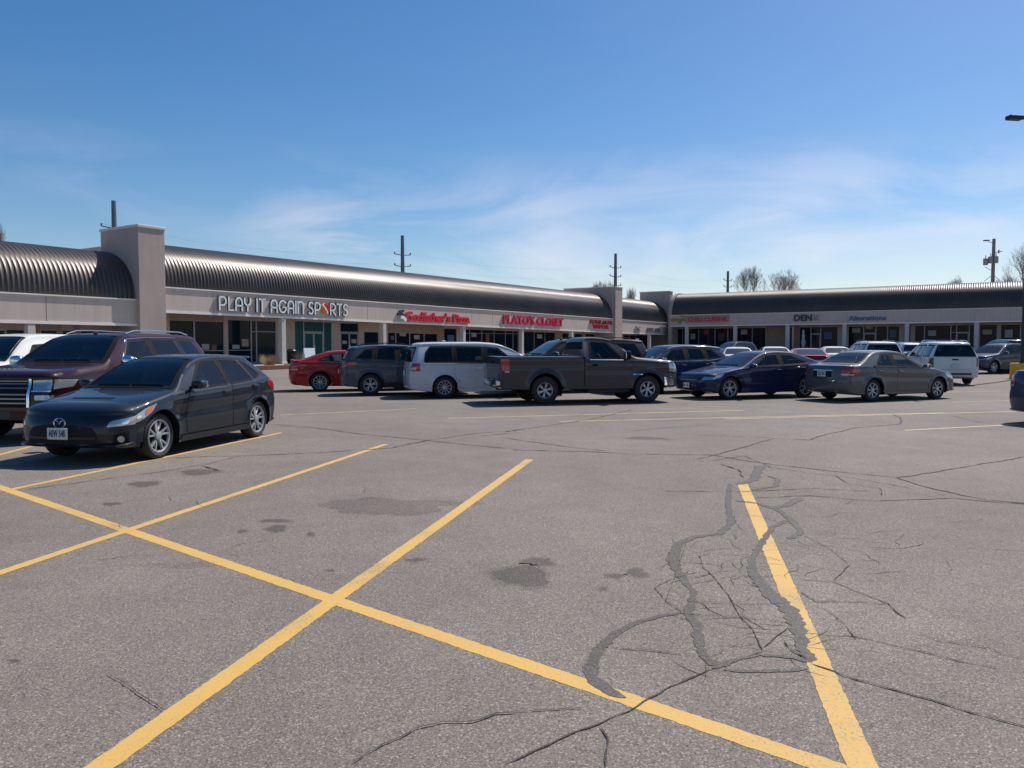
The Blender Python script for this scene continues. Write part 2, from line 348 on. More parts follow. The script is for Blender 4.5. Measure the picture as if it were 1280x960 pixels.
for i_, (l, wd) in enumerate(cracks):
    obj('crack', ribbon(pline(l), wd * .72, 0.0145 + i_ * .0004, wd * 0.6, 0.65, max(0.025, min(0.10, wd * 4)), rnd=rr), M_crack, ground)
# fine alligator cracking round the sealed area, uncountable: one part
al = MB()
def hair(x, y, ang, ln):
    pts = [Vector((x, y))]
    for _ in range(int(ln / 0.09)):
        ang += rr.uniform(-0.6, 0.6); pts.append(pts[-1] + Vector((math.cos(ang), math.sin(ang))) * 0.09)
    r = ribbon(pts, 0.004, 0.011, 0.004, 0.6, 0.05, rnd=rr); al.add(r.v, r.f)
for _ in range(55):
    a = gp(640 + rr.uniform(400, 760) / 2, 480 + rr.uniform(385, 700) / 2); hair(a.x, a.y, rr.uniform(0, 6.28), rr.uniform(0.15, 0.55))
for _ in range(35):
    a = gp(640 + rr.uniform(540, 1100) / 2, 480 + rr.uniform(200, 480) / 2); hair(a.x, a.y, rr.uniform(0, 6.28), rr.uniform(0.2, 0.8))
for _ in range(40):
    a = gp(rr.uniform(100, 1280), rr.uniform(520, 700)); hair(a.x, a.y, rr.uniform(0, 6.28), rr.uniform(0.2, 0.6))
o = obj('hairline_cracks', al, M_crack, ground); o['kind'] = 'stuff'
M_sth = tint_copy(M_asp, 'stain_edge', (0.80, 0.795, 0.79), 0.8)
def blob(cx, cy, rx, ry, seed, name='oil_stain', m=M_stain, dz=0.003):
    q = random.Random(seed); mb = MB(); n = 40; dz *= lift(gp(cx, cy).y); ph = [q.uniform(0, 6.28) for _ in range(4)]
    mb.v.append(tuple(gp(cx, cy, dz)))
    for i in range(n):
        a = 2 * math.pi * i / n; k = 1 + .16 * math.sin(2 * a + ph[0]) + .12 * math.sin(3 * a + ph[1]) + .08 * math.sin(5 * a + ph[2]) + .06 * math.sin(9 * a + ph[3]) + q.uniform(-.05, .05)
        mb.v.append(tuple(gp(cx + rx * k * math.cos(a), cy + ry * k * math.sin(a), dz)))
    for i in range(n): mb.f.append((0, 1 + (i + 1) % n, 1 + i))
    obj(name, mb, m, ground)
for i, b_ in enumerate([(652, 720, 38, 11), (673, 702, 17, 5), (796, 716, 13, 5), (768, 720, 10, 3), (754, 736, 4, 2.5), (345, 661, 13, 3.5), (388, 668, 6, 2), (303, 664, 5, 2), (344, 651, 16, 2), (139, 630, 10, 1.8), (250, 590, 24, 3), (180, 605, 18, 3), (520, 700, 12, 2), (413, 713, 4, 1.5), (18, 826, 6, 1.8), (808, 548, 26, 1.5)]):
    blob(*b_, seed=i); blob(b_[0], b_[1], b_[2] * 1.16 + 1, b_[3] * 1.2 + .6, seed=i, name='oil_stain', m=M_sth, dz=0.002)
M_st2 = tint_copy(M_asp, 'faint_oil_stain', (0.74, 0.73, 0.72), 0.8)
blob(478, 634, 66, 10.5, 31, m=M_st2); blob(550, 629, 46, 4, 32, m=M_st2, dz=0.002); blob(425, 631, 26, 5, 33, m=M_st2, dz=0.0015)
blob(230, 706, 60, 4, 34, m=tint_copy(M_asp, 'dusty_stain', (0.86, 0.86, 0.86)), dz=0.002)
blob(1120, 790, 80, 26, 41, 'pale_patch', M_patch, 0.0015); blob(1000, 760, 60, 50, 42, 'pale_patch', M_patch, 0.001)

# ------------------------------------------------------------------ shopping centre
# wing frames: local x runs along the facade, local y goes into the building
class Wing:
    def __init__(s, P0, d): s.P0 = Vector(P0); s.d = Vector(d).normalized(); s.b = Vector((-s.d.y, s.d.x)); s.rz = math.atan2(s.d.y, s.d.x)
    def hit(s, px, py, depth=0.0):
        r = ray(px, py); rn = r.x * s.b.x + r.y * s.b.y; t = (s.P0.dot(s.b) + depth) / rn
        P = Vector((r.x * t, r.y * t)); return ((P - s.P0).dot(s.d), CAM_H + r.z * t)
    def u(s, px, depth=0.0): return s.hit(px, 433, depth)[0]
    def world(s, u, dep=0.0): return s.P0 + s.d * u + s.b * dep
WL = Wing((-15.975, 54.0), (0.5394, 0.8420))
WR = Wing((23.19, 113.0), (0.8420, -0.5394))
M_stucco = mat('taupe_stucco', (0.43, 0.35, 0.305), 0.9, noise=(0.8, 0.07), streak=.045, bump=(40, 0.25))
M_fascia = mat('grey_beige_fascia', (0.56, 0.465, 0.405), 0.85, noise=(0.5, 0.06), streak=.06, bump=(30, 0.15))
M_white = mat('white_trim_paint', (0.80, 0.77, 0.73), 0.6, noise=(2, 0.06))
M_roof = mat('bronze_ribbed_metal', (0.078, 0.062, 0.053), 0.38, 0.35, noise=(0.35, 0.18))
M_cap = mat('cream_metal_coping', (0.58, 0.53, 0.47), 0.5, noise=(2, 0.05))
M_brick = mat('tan_storefront_wall', (0.30, 0.22, 0.165), 0.85, noise=(6, 0.12))
M_glst = mat('storefront_glass', (0.008, 0.015, 0.028), 0.03, spec=0.11)
M_teal = mat('teal_storefront_film', (0.010, 0.075, 0.080), 0.12, spec=0.3)
M_alu = mat('aluminium_frame', (0.27, 0.28, 0.30), 0.45, 0.5)
M_soff = mat('soffit_board', (0.30, 0.27, 0.25), 0.9)
M_conc = mat('concrete_walk', (0.42, 0.39, 0.35), 0.9, noise=(2, 0.10), bump=(25, 0.3))
M_kerby = mat('yellow_kerb_paint', (0.50, 0.36, 0.10), 0.75, noise=(5, 0.2))
SET = 2.6     # depth of the covered walk
BAR_D = 3.5   # depth of the curved roof

def barrel(parent, u0, u1, zf, ztop, rib=0.25, zt2=None):
    n = max(2, int((u1 - u0) / rib)); mb = MB(); A = 22; prof = [(0.0, 0.02), (0.08, -0.028), (0.28, -0.05), (0.5, -0.056), (0.72, -0.05), (0.92, -0.028)]
    cols = []
    for i in range(n):
        for (a, dpt) in prof: cols.append((u0 + (i + a) * (u1 - u0) / n, dpt))
    cols.append((u1, 0.0))
    # groove at rib joints, rounded pans between
    H = ztop - zf
    for (u, dpt) in cols:
        H = (ztop if zt2 is None else ztop + (zt2 - ztop) * (u - u0) / (u1 - u0)) - zf
        for k in range(A + 1):
            th = (math.pi / 2) * k / A
            ny, nz = -math.cos(th), math.sin(th)
            yy = BAR_D - BAR_D * math.cos(th) ** 0.92; zz = zf + H * math.sin(th) ** 0.92
            mb.v.append((u, yy + 0.09 + dpt * -ny * -1, zz + (-dpt) * nz - 0.02))
    m = A + 1
    for i in range(len(cols) - 1):
        for k in range(A): mb.f.append((i * m + k, (i + 1) * m + k, (i + 1) * m + k + 1, i * m + k + 1))
    return obj('barrel_roof', mb, M_roof, parent, smooth=60)
def wing_box(parent, u0, u1, zf0, zf1, ztop, zbase, depth=26, zf0b=None, zt2=None):
    """fascia, trims, soffit and the block behind; zf0b: fascia bottom height at the far end"""
    zb2 = zf0 if zf0b is None else zf0b
    mb = MB(); y0, y1 = 0.0, 0.22
    mb.add([(u0, y0, zf0), (u1, y0, zb2), (u1, y1, zb2), (u0, y1, zf0), (u0, y0, zf1), (u1, y0, zf1), (u1, y1, zf1), (u0, y1, zf1)],
           [(0, 3, 2, 1), (4, 5, 6, 7), (0, 1, 5, 4), (1, 2, 6, 5), (2, 3, 7, 6), (3, 0, 4, 7)])
    obj('fascia', mb, M_fascia, parent)
    t = MB(); t.box(u0 + .01, u1 - .01, -0.07, 0.20, zf1 + 0.002, zf1 + 0.075); obj('drip_edge', t, M_white, parent)
    b = MB(); z0 = zf0 - 0.10; z1_ = zb2 - 0.10
    b.add([(u0, -0.04, z0), (u1, -0.04, z1_), (u1, 0.26, z1_), (u0, 0.26, z0), (u0, -0.04, zf0 + .04), (u1, -0.04, zb2 + .04), (u1, 0.26, zb2 - .003), (u0, 0.26, zf0 - .003)],
          [(0, 3, 2, 1), (4, 5, 6, 7), (0, 1, 5, 4), (1, 2, 6, 5), (2, 3, 7, 6), (3, 0, 4, 7)])
    obj('fascia_trim', b, M_white, parent)
    s = MB(); s.add([(u0, 0.26, zf0 - .02), (u1, 0.26, zb2 - .02), (u1, SET + .3, zb2 - .02), (u0, SET + .3, zf0 - .02), (u0, 0.26, zf0 + .1), (u1, 0.26, zb2 + .1), (u1, SET + .3, zb2 + .1), (u0, SET + .3, zf0 + .1)],
                    [(0, 3, 2, 1), (4, 5, 6, 7), (0, 1, 5, 4), (1, 2, 6, 5), (2, 3, 7, 6), (3, 0, 4, 7)])
    obj('soffit', s, M_soff, parent)
    k = MB(); k.box(u0, u1, SET + 0.5, depth, zbase - 1.0, min(zf0, zb2) + .2); k.box(u0 + .002, u1 - .002, BAR_D + 0.05, depth - .02, min(zf0, zb2) + .2, ztop - 0.06); obj('wall', k, M_stucco, parent)
    p = MB(); z2 = ztop if zt2 is None else zt2; ya, yb = BAR_D - .05, BAR_D + .25
    p.add([(u0, ya, ztop - .1), (u1, ya, z2 - .1), (u1, yb, z2 - .1), (u0, yb, ztop - .1), (u0, ya, ztop + .045), (u1, ya, z2 + .045), (u1, yb, z2 + .045), (u0, yb, ztop + .045)], [(0, 3, 2, 1), (4, 5, 6, 7), (0, 1, 5, 4), (1, 2, 6, 5), (2, 3, 7, 6), (3, 0, 4, 7)]); obj('roof_edge', p, M_roof, parent)
def fin(parent, ua, ub, y0, y1, z0, ztop):
    mb = MB(); mb.box(ua, ub, y0, y1, z0, ztop); obj('pilaster', mb, M_stucco, parent)
    c = MB(); c.bbox(ua - .06, ub + .06, y0 - .06, y1 + .06, ztop + .002, ztop + 0.17, .02); obj('coping', c, M_cap, parent)
M_col = mat('cream_column_paint', (0.56, 0.52, 0.475), 0.7, noise=(2, 0.06))
def column(parent, u, z0, z1, wdt=0.38):
    mb = MB(); mb.bbox(u - wdt / 2, u + wdt / 2, -0.02, 0.40, z0 + .16, z1, 0.02); mb.bbox(u - wdt / 2 - .05, u + wdt / 2 + .05, -0.07, 0.45, z0, z0 + .16, 0.02)
    obj('column', mb, M_col, parent)
_door_glass = M_glst
def storefront(parent, segs, zbase, ztop, wing, zt2=None, u_end=None):
    """segs: (px0, px1, kind) boundaries measured on the storefront plane"""
    ulast = None
    for (a, b, kind, *rest) in segs:
        u0, u1 = wing.u(a, SET), wing.u(b, SET)
        if ulast is not None and abs(u0 - ulast) < 0.35: u0 = ulast
        ulast = u1; zs = zbase(0.5 * (u0 + u1)) if callable(zbase) else zbase
        zt = ztop(0.5 * (u0 + u1)) if callable(ztop) else ztop
        if kind in ('wall', 'taupe', 'red'):
            w_ = MB(); w_.box(u0, u1, SET, SET + .35, zs - .3, zt)
            obj('storefront_wall', w_, {'wall': M_brick, 'taupe': M_stucco, 'red': MAT.get('red_pier') or mat('red_pier', (0.28, 0.06, 0.05), .7)}[kind], parent); continue
        head = rest[0] if rest else 0.25
        hm = rest[1] if len(rest) > 1 else M_stucco
        h = MB(); h.box(u0, u1, SET + .003, SET + .35, zt - head, zt); obj('header', h, hm, parent)
        top = zt - head; fw = 0.055; pm = M_teal if 'teal' in kind else M_glst
        if 'door' in kind:
            dh = zs + 2.25; uc = (u0 + u1) / 2; two = (u1 - u0) > 1.6
            f = MB(); 
            for x in (u0, u1 - fw): f.box(x, x + fw, SET + .02, SET + .14, zs, top)
            f.box(u0 + fw, u1 - fw, SET + .02, SET + .14, dh, dh + .09); f.box(u0 + fw, u1 - fw, SET + .02, SET + .14, top - .05, top)
            fr = obj('window', f, M_alu, parent)
            g_ = MB(); g_.box(u0 + fw, u1 - fw, SET + .07, SET + .09, dh + .09, top - .05); obj('pane', g_, pm, fr)
            leafs = ((u0 + fw, uc), (uc, u1 - fw)) if two else ((u0 + fw, u1 - fw),)
            for (p, q) in leafs:
                p += .01; q -= .01; f = MB(); zz0 = zs + .02
                f.box(p, p + .08, SET + .03, SET + .10, zz0, dh - .01); f.box(q - .08, q, SET + .03, SET + .10, zz0, dh - .01)
                f.box(p + .08, q - .08, SET + .03, SET + .10, zz0, zz0 + .22); f.box(p + .08, q - .08, SET + .03, SET + .10, dh - .1, dh - .01)
                dr = obj('door', f, M_alu, parent)
                g_ = MB(); g_.box(p + .08, q - .08, SET + .055, SET + .075, zz0 + .22, dh - .1); obj('pane', g_, pm, dr)
                hd = MB(); hx = q - .05 if (p < uc - .3 or not two) else p + .05; hd.tube([(hx, SET - .02, zs + .95), (hx, SET - .02, zs + 1.25)], .015, 6); hd.box(hx - .01, hx + .01, SET - .02, SET + .03, zs + 1.22, zs + 1.24); obj('handle', hd, M_chr, dr)
        else:
            sill = 0.12 if 'low' not in kind else 0.5
            f = MB(); f.box(u0, u0 + fw, SET + .02, SET + .14, zs, top); f.box(u1 - fw, u1, SET + .02, SET + .14, zs, top)
            f.box(u0 + fw, u1 - fw, SET + .02, SET + .14, zs - .2, zs + sill); f.box(u0 + fw, u1 - fw, SET + .02, SET + .14, top - .05, top)
            if 'bar' in kind: f.box(u0 + fw, u1 - fw, SET + .03, SET + .13, zs + 2.25, zs + 2.31)
            if 'rail' in kind: f.box(u0 + fw, u1 - fw, SET + .03, SET + .13, zs + .95, zs + 1.0)
            fr = obj('window', f, M_alu, parent)
            g_ = MB(); g_.box(u0 + fw, u1 - fw, SET + .07, SET + .09, zs + sill, top - .05); obj('pane', g_, pm, fr)

ZR0, ZR1, ZF1, ZF0 = 8.08, 8.50, 5.11, 3.72     # main section: roof crest, fascia top, fascia bottom (near end)
def wgz(W_):
    return lambda u, W_=W_: gz(*W_.world(u, SET)) + .14
# --- low section at the left, beyond the first pilaster
bl = thing('shop_block', 'low shop block with ribbed barrel roof left of the tall beige pilaster', 'shop', (*WL.P0, 0), WL.rz)
uP1a, uP1b = WL.u(176, -.35), WL.u(208.5, -.35)
wing_box(bl, -34, uP1a - .003, 2.88, 4.27, 7.27, 0.1)
barrel(bl, -34, uP1a - .003, 4.27 + .07, 7.27)
for px in (-60, 40 ): column(bl, WL.u(px), gz(0, 35) + .14, 2.75)
storefront(bl, [(-230, -60, 'glass'), (-60, 8, 'glass', .35), (8, 37, 'glass', .3), (37, 42, 'wall'), (42, 46, 'glass door', .3), (46, 51, 'wall'), (51, 73, 'glass', .3, M_soff), (73, 78, 'wall'), (78, 92, 'glass', .3), (92, 101, 'wall'), (101, 136, 'glass', .3), (136, 180, 'taupe')], wgz(WL), 2.83, WL)
# --- main left wing
bm = thing('shop_block', 'long shop block with ribbed barrel roof running from the first pilaster to the second', 'shop', (*WL.P0, 0), WL.rz)
uP2a, uP2b = WL.u(769, -.35), WL.u(777.5, -.35)
fbz = lambda u: 3.72 + (3.42 - 3.72) * (u - uP1b) / (uP2a - uP1b)
wing_box(bm, uP1b + .003, uP2a - .003, fbz(uP1b), ZF1, ZR0, 0.1, zf0b=fbz(uP2a), zt2=ZR1)
barrel(bm, uP1b + .003, uP2a - .003, ZF1 + .07, ZR0, zt2=ZR1)
fin(bm, uP1a, uP1b, -0.35, 3.55, 0.0, 8.48)
for px in (355, 481, 580.5, 653.5, 715.5):
    u_ = WL.u(px); column(bm, u_, gz(*WL.world(u_)) + .14, fbz(u_) - .10)
zt = lambda u: fbz(u) - .02
storefront(bm, [(200, 212, 'taupe'), (212, 243.5, 'glass rail', .36, M_brick), (243.5, 280.5, 'glass rail', .36, M_brick), (280.5, 285, 'taupe'), (285, 314.5, 'glass rail', .2), (314.5, 321, 'glass bar', .2), (321, 345.5, 'glass bar', .2), (345.5, 368.5, 'taupe'),
                (368.5, 380, 'glass teal', .1), (380, 405, 'glass teal door', .1), (405, 415, 'glass teal', .1), (415, 425.5, 'taupe'), (425.5, 448.5, 'glass door', .1), (448.5, 455, 'taupe'), (455, 473.5, 'glass', .75), (473.5, 485, 'taupe'),
                (485, 495, 'glass low', .75, M_brick), (495, 512.5, 'glass low', .75, M_brick), (512.5, 530.5, 'glass low', .75, M_brick), (530.5, 547, 'glass low', .75, M_brick), (547, 555, 'wall'), (555, 571, 'glass', .2), (571, 576.5, 'taupe'),
                (576.5, 587.5, 'glass bar', .2), (587.5, 602.5, 'glass bar', .2), (602.5, 618, 'glass bar', .2), (618, 632, 'glass bar', .2), (632, 641.5, 'glass bar', .2), (641.5, 648, 'glass bar', .2), (648, 652, 'red'), (652, 668, 'glass', .2), (668, 681.5, 'glass', .2), (681.5, 694, 'glass', .2), (694, 703, 'wall'),
                (703, 711, 'glass', .2), (711, 718, 'taupe'), (718, 728, 'glass', .2), (728, 732, 'wall'), (732, 745, 'glass', .2), (745, 757, 'glass', .2), (757, 772, 'taupe')], wgz(WL), zt, WL)
# --- corner bay
bc = thing('shop_block', 'short corner shop block between the second pilaster and the corner wall', 'shop', (*WL.P0, 0), WL.rz)
uC = WL.u(835)
fin(bc, uP2a, uP2b, -0.35, 7.2, 0.0, 9.15)
wing_box(bc, uP2b + .003, uC - .003, 3.40, ZF1 - .03, 8.45, .5, depth=14)
barrel(bc, uP2b + .003, uC - .003, ZF1 + .04, 8.45)
u_ = WL.u(813); column(bc, u_, gz(*WL.world(u_)) + .14, 3.30)
fin(bc, uC, uC + 1.2, -0.2, 4.6, 0.0, 9.75)
storefront(bc, [(774, 779, 'taupe'), (779, 795, 'glass door', .15), (795, 809.5, 'glass', .15), (809.5, 817, 'glass', .15), (817, 823, 'glass', .15), (823, 834, 'taupe')], wgz(WL), 3.38, WL)
# --- right wing
br = thing('shop_block', 'right hand shop block in shade with long dark barrel roof facing the lot', 'shop', (*WR.P0, 0), WR.rz)
RF0, RF1, RTOP = 4.57, 6.11, 9.40
wing_box(br, 0, 78, RF0, RF1, RTOP, 1.0)
barrel(br, 0.25, 78, RF1 + .07, RTOP)
# arched end wall of the right wing
e = MB(); pr = []
for k in range(17):
    th = math.pi / 2 * k / 16; pr.append((BAR_D + .12 - (BAR_D + .1) * math.cos(th) ** .92, RF1 + .07 + (RTOP - RF1 + .1) * math.sin(th) ** .92))
pts = [(0.02, 0.3)] + pr + [(BAR_D + 4.5, RTOP + .17), (BAR_D + 4.5, 0.3)]; n_ = len(pts)
e.v = [(-.28, a, b) for a, b in pts] + [(0.24, a, b) for a, b in pts]
e.f = [tuple(range(n_)), tuple(range(2 * n_ - 1, n_ - 1, -1))] + [(i, i + n_, (i + 1) % n_ + n_, (i + 1) % n_) for i in range(n_)]
obj('end_wall', e, M_stucco, br)
for px in (858, 918.5, 984, 1055, 1133, 1220, 1318): column(br, WR.u(px), 1.05, RF0 - .10, .5)
storefront(br, [(838, 853, 'glass', .3), (853, 873, 'glass', .3), (873, 893.5, 'glass', .3), (893.5, 909.5, 'glass', .3), (909.5, 921, 'glass', .3), (921, 940, 'glass', .3), (940, 957, 'glass', .3), (957, 981, 'wall'),
                (981, 991, 'glass', .3), (991, 999, 'wall'), (999, 1013, 'glass', .3), (1013, 1025.5, 'glass door', .3), (1025.5, 1047, 'glass', .3), (1047, 1060, 'taupe'), (1060, 1079, 'glass', .3), (1079, 1094.5, 'glass door', .3), (1094.5, 1109, 'glass', .3), (1109, 1124, 'glass', .3), (1124, 1129, 'taupe'),
                (1129, 1138, 'glass', .3), (1138, 1143, 'taupe'), (1143, 1155, 'glass', .3), (1155, 1188, 'glass', .3), (1188, 1195, 'glass bar', .3), (1195, 1211, 'glass door', .3), (1211, 1224, 'glass', .3), (1224, 1246, 'glass', .3), (1246, 1250, 'taupe'), (1250, 1275, 'glass', .3), (1275, 1320, 'glass', .3), (1320, 1380, 'taupe')], 1.05, RF0 - .02, WR)
for (blk, W_, a_, b_, z0f, z1f) in ((bl, WL, -30, uP1a, lambda u: 2.88, 4.27), (bm, WL, uP1b, uP2a, fbz, ZF1), (br, WR, 3, 78, lambda u: RF0, RF1)):
    n_ = int((b_ - a_) / 3.53)
    for i in range(1, n_):
        u = a_ + i * 3.53; b = MB(); b.box(u - .011, u + .011, -.006, .05, z0f(u) + .05, z1f - .01); obj('panel_joint', b, mat('joint_sealant', (.24, .20, .185), .9), blk)
q = random.Random(12)
dcol = [mat('poster_pale', (.30, .31, .30), .6), mat('poster_red', (.22, .05, .05), .6), mat('poster_blue', (.06, .11, .20), .6), mat('poster_cream', (.32, .27, .20), .6), mat('goods_dark', (.05, .055, .05), .7)]
def display(blk, W_, pa, pb, ya, yb, m_):
    ua, za = W_.hit(pa, yb, SET); ub, zb2_ = W_.hit(pb, ya, SET); b = MB(); b.box(ua, ub, SET + .045, SET + .062, za, zb2_); obj('window_poster', b, m_, blk)
for (pa, pb, ya, yb, k) in ((253, 262, 430, 437, 0), (265, 271, 431, 438, 1), (291, 300, 431, 436, 0), (303, 311, 424, 433, 3), (228, 240, 428, 433, 4), (428.5, 434, 426, 430, 0), (440, 446, 424, 429, 0), (489, 493, 420, 425, 2), (500, 508, 416, 420, 3), (518, 525, 419, 424, 0), (560, 568, 419, 430, 2), (590, 596, 416, 421, 0), (608, 612, 418, 428, 1), (672, 678, 418, 423, 0)):
    display(bm, WL, pa, pb, ya, yb, dcol[k])
for (pa, pb, ya, yb, k) in ((863, 869, 417, 424, 0), (880, 886, 412, 418, 1), (898, 905, 416, 426, 4), (926, 934, 412, 418, 0), (1030, 1040, 415, 424, 2), (1065, 1075, 410, 416, 3), (1082, 1091, 408, 411, 0), (1112, 1120, 412, 422, 2), (1160, 1170, 413, 420, 0), (1228, 1240, 412, 418, 3), (1256, 1266, 412, 422, 0)):
    display(br, WR, pa, pb, ya, yb, dcol[k])
# walks with kerbs
def walk(W_, u0, u1, y0, y1, name):
    mb = MB(); k = int((u1 - u0) / 3) + 1
    for i in range(k):
        a = u0 + (u1 - u0) * i / k; b = u0 + (u1 - u0) * (i + 1) / k
        z = [gz(*W_.world(q, p)) + .14 for q, p in ((a, y0), (b, y0), (b, y1), (a, y1))]; q = [W_.world(q, p) for q, p in ((a, y0), (b, y0), (b, y1), (a, y1))]
        mb.add([(q[j].x, q[j].y, z[j]) for j in range(4)] + [(q[j].x, q[j].y, z[j] - .5) for j in range(4)], [(0, 1, 2, 3), (0, 4, 5, 1), (3, 2, 6, 7), (0, 3, 7, 4), (1, 5, 6, 2)])
    struct(name, mb, M_conc)
walk(WL, -34, uC, -1.1, SET + .5, 'pavement'); walk(WR, -1, 78, -1.3, SET + .5, 'pavement')
kb = MB(); 
for i in range(60):
    a, b = -32 + i * 1.7, -32 + i * 1.7 + 1.69
    P, Q, S_, T_ = WL.world(a, -1.27), WL.world(b, -1.27), WL.world(b, -1.103), WL.world(a, -1.103)
    if b > uC: break
    zz = gz(P.x, P.y)
    kb.add([(P.x, P.y, zz - .2), (Q.x, Q.y, zz - .2), (S_.x, S_.y, zz - .2), (T_.x, T_.y, zz - .2), (P.x, P.y, zz + .135), (Q.x, Q.y, zz + .135), (S_.x, S_.y, zz + .145), (T_.x, T_.y, zz + .145)],
           [(4, 5, 6, 7), (0, 1, 5, 4), (1, 2, 6, 5), (2, 3, 7, 6), (3, 0, 4, 7)])
struct('kerb', kb, M_kerby)

# ------------------------------------------------------------------ signs
def text_mesh(txt, ext=0.04, offset=0.0, space=1.0):
    cu = bpy.data.curves.new('lettering', 'FONT'); cu.body = txt; cu.extrude = ext; cu.offset = offset; cu.space_character = space; cu.resolution_u = 3; cu.align_x = 'LEFT'
    o = bpy.data.objects.new('lettering', cu); C.objects.link(o); dg = bpy.context.evaluated_depsgraph_get(); dg.update()
    me = bpy.data.meshes.new_from_object(o.evaluated_get(dg)); mb = MB()
    mb.add([v.co[:] for v in me.vertices], [tuple(p.vertices) for p in me.polygons])
    bpy.data.objects.remove(o); bpy.data.curves.remove(cu); bpy.data.meshes.remove(me); return mb
def fit(mb, x0, x1, z0, z1, yf, thick):
    """place text (xy plane, z extrude) on a facade: x->x, y->z"""
    xs_ = [p[0] for p in mb.v]; ys_ = [p[1] for p in mb.v]; zs_ = [p[2] for p in mb.v]
    a, b, c, d = min(xs_), max(xs_), min(ys_), max(ys_); e_, f_ = min(zs_), max(zs_)
    r = MB(); r.v = [(x0 + (p[0] - a) / (b - a) * (x1 - x0), yf - thick * (p[2] - e_) / max(1e-6, f_ - e_), z0 + (p[1] - c) / (d - c) * (z1 - z0)) for p in mb.v]
    r.f = [f[::-1] for f in mb.f] if False else list(mb.f); return r
def sign(name, label, W_, txts, m):
    """txts: (text, pxa, pya_top, pxb, pyb_bottom, bold)"""
    u, z = W_.hit(txts[0][1], txts[0][4], 0)
    t = thing(name, label, 'sign', (*W_.world(u), z), W_.rz)
    for (tx, pa, ytop, pb, ybot, bold, *mm) in txts:
        ua, ub = W_.u(pa) - u, W_.u(pb) - u; z1_ = W_.hit(pa, ytop)[1] - z; z0_ = W_.hit(pa, ybot)[1] - z
        obj('lettering', fit(text_mesh(tx, .04, bold), ua, ub, z0_, z1_, -.03, .13), mm[0] if mm else m, t)
    return t
M_wl = mat('white_sign_letter', (0.82, 0.88, 0.88), 0.4); M_dl = mat('dark_sign_return', (0.03, 0.05, 0.06), 0.5)
M_red = mat('red_sign_letter', (0.62, 0.012, 0.03), 0.4); M_org = mat('orange_sign', (0.85, 0.22, 0.03), 0.4); M_yl = mat('yellow_sign', (0.75, 0.5, 0.06), 0.4)
M_nav = mat('navy_sign_letter', (0.02, 0.03, 0.07), 0.4); M_blu = mat('blue_sign_letter', (0.09, 0.15, 0.27), 0.4); M_pnk = mat('dusty_red_sign_panel', (0.42, 0.24, 0.25), 0.6)
M_grn = mat('olive_sign', (0.25, 0.25, 0.06), 0.5)
arc = lambda cx, cy, rx, ry, a0, a1, n=12: [(cx + rx * math.cos(R(a0 + (a1 - a0) * i / n)), cy + ry * math.sin(R(a0 + (a1 - a0) * i / n))) for i in range(n + 1)]
GL = {'P': (.62, [[(.0, 0), (.0, 1)], [(.0, 1), (.28, 1)] + arc(.28, .68, .32, .32, 90, -90) + [(.12, .36)]]),
      'L': (.42, [[(.0, 1), (.0, 0), (.42, 0)]]), 'A': (.62, [[(0, 0), (0, .62)] + arc(.31, .62, .31, .38, 180, 0) + [(.62, 0)], [(0, .38), (.62, .38)]]),
      'Y': (.58, [[(0, 1), (0, .75)] + arc(.29, .75, .29, .28, 180, 360) + [(.58, 1)], [(.29, .47), (.29, 0)]]), 'I': (.0, [[(0, 0), (0, 1)]]),
      'T': (.56, [[(0, 1), (.56, 1)], [(.28, 1), (.28, 0)]]), 'G': (.72, [arc(.38, .5, .38, .5, 40, 340, 20) + [(.74, .45), (.42, .45)]]),
      'N': (.6, [[(0, 0), (0, 1)], [(0, .7)] + arc(.3, .66, .3, .34, 150, 0) + [(.6, 0)]]), 'S': (.5, [arc(.27, .75, .25, .25, 40, 230, 10) + arc(.23, .25, .25, .25, 60, -140, 10)]),
      'R': (.6, [[(0, 0), (0, 1), (.28, 1)] + arc(.28, .7, .3, .3, 90, -90) + [(.12, .4)], [(.25, .4), (.6, 0)]]), 'O': (.78, [])}
def stroke(mb, pts, wd, y0, y1):
    """flat extruded stroke with a rectangular section, in the xz plane"""
    n = len(pts); L_, Rr = [], []
    for i in range(n):
        if i == 0: d = Vector(pts[1]) - Vector(pts[0])
        elif i == n - 1: d = Vector(pts[-1]) - Vector(pts[-2])
        else: d = (Vector(pts[i + 1]) - Vector(pts[i])).normalized() + (Vector(pts[i]) - Vector(pts[i - 1])).normalized()
        d = d.normalized() if d.length > 1e-6 else Vector((1, 0)); nn = Vector((-d.y, d.x)) * wd / 2
        if i == 0: p = Vector(pts[0]) - d * wd / 2
        elif i == n - 1: p = Vector(pts[-1]) + d * wd / 2
        else: p = Vector(pts[i])
        L_.append(p + nn); Rr.append(p - nn)
    vs = []
    for y in (y0, y1):
        vs += [(p.x, y, p.y) for p in L_] + [(p.x, y, p.y) for p in Rr]
    f = []
    for i in range(n - 1):
        f += [(i, i + 1, n + i + 1, n + i), (2 * n + i, 3 * n + i, 3 * n + i + 1, 2 * n + i + 1), (i, 2 * n + i, 2 * n + i + 1, i + 1), (n + i, n + i + 1, 3 * n + i + 1, 3 * n + i)]
    f += [(0, n, 3 * n, 2 * n), (n - 1, 3 * n - 1, 4 * n - 1, 2 * n - 1)]
    mb.add(vs, f)
u0, z0 = WL.hit(273, 387); u1 = WL.u(433)
zt_ = WL.hit(273, 371)[1]
sg = thing('shop_sign', 'white geometric letters reading PLAY IT AGAIN SPORTS with an orange ball on the fascia', 'sign', (*WL.world(u0), z0), WL.rz)
txt = 'PLAY IT AGAIN SPORTS'; gap = .26; tw = 0
for ch in txt: tw += (.42 if ch == ' ' else GL[ch][0] + gap)
tw -= gap; sc_ = (u1 - u0) / tw; hh = (zt_ - z0); x = 0
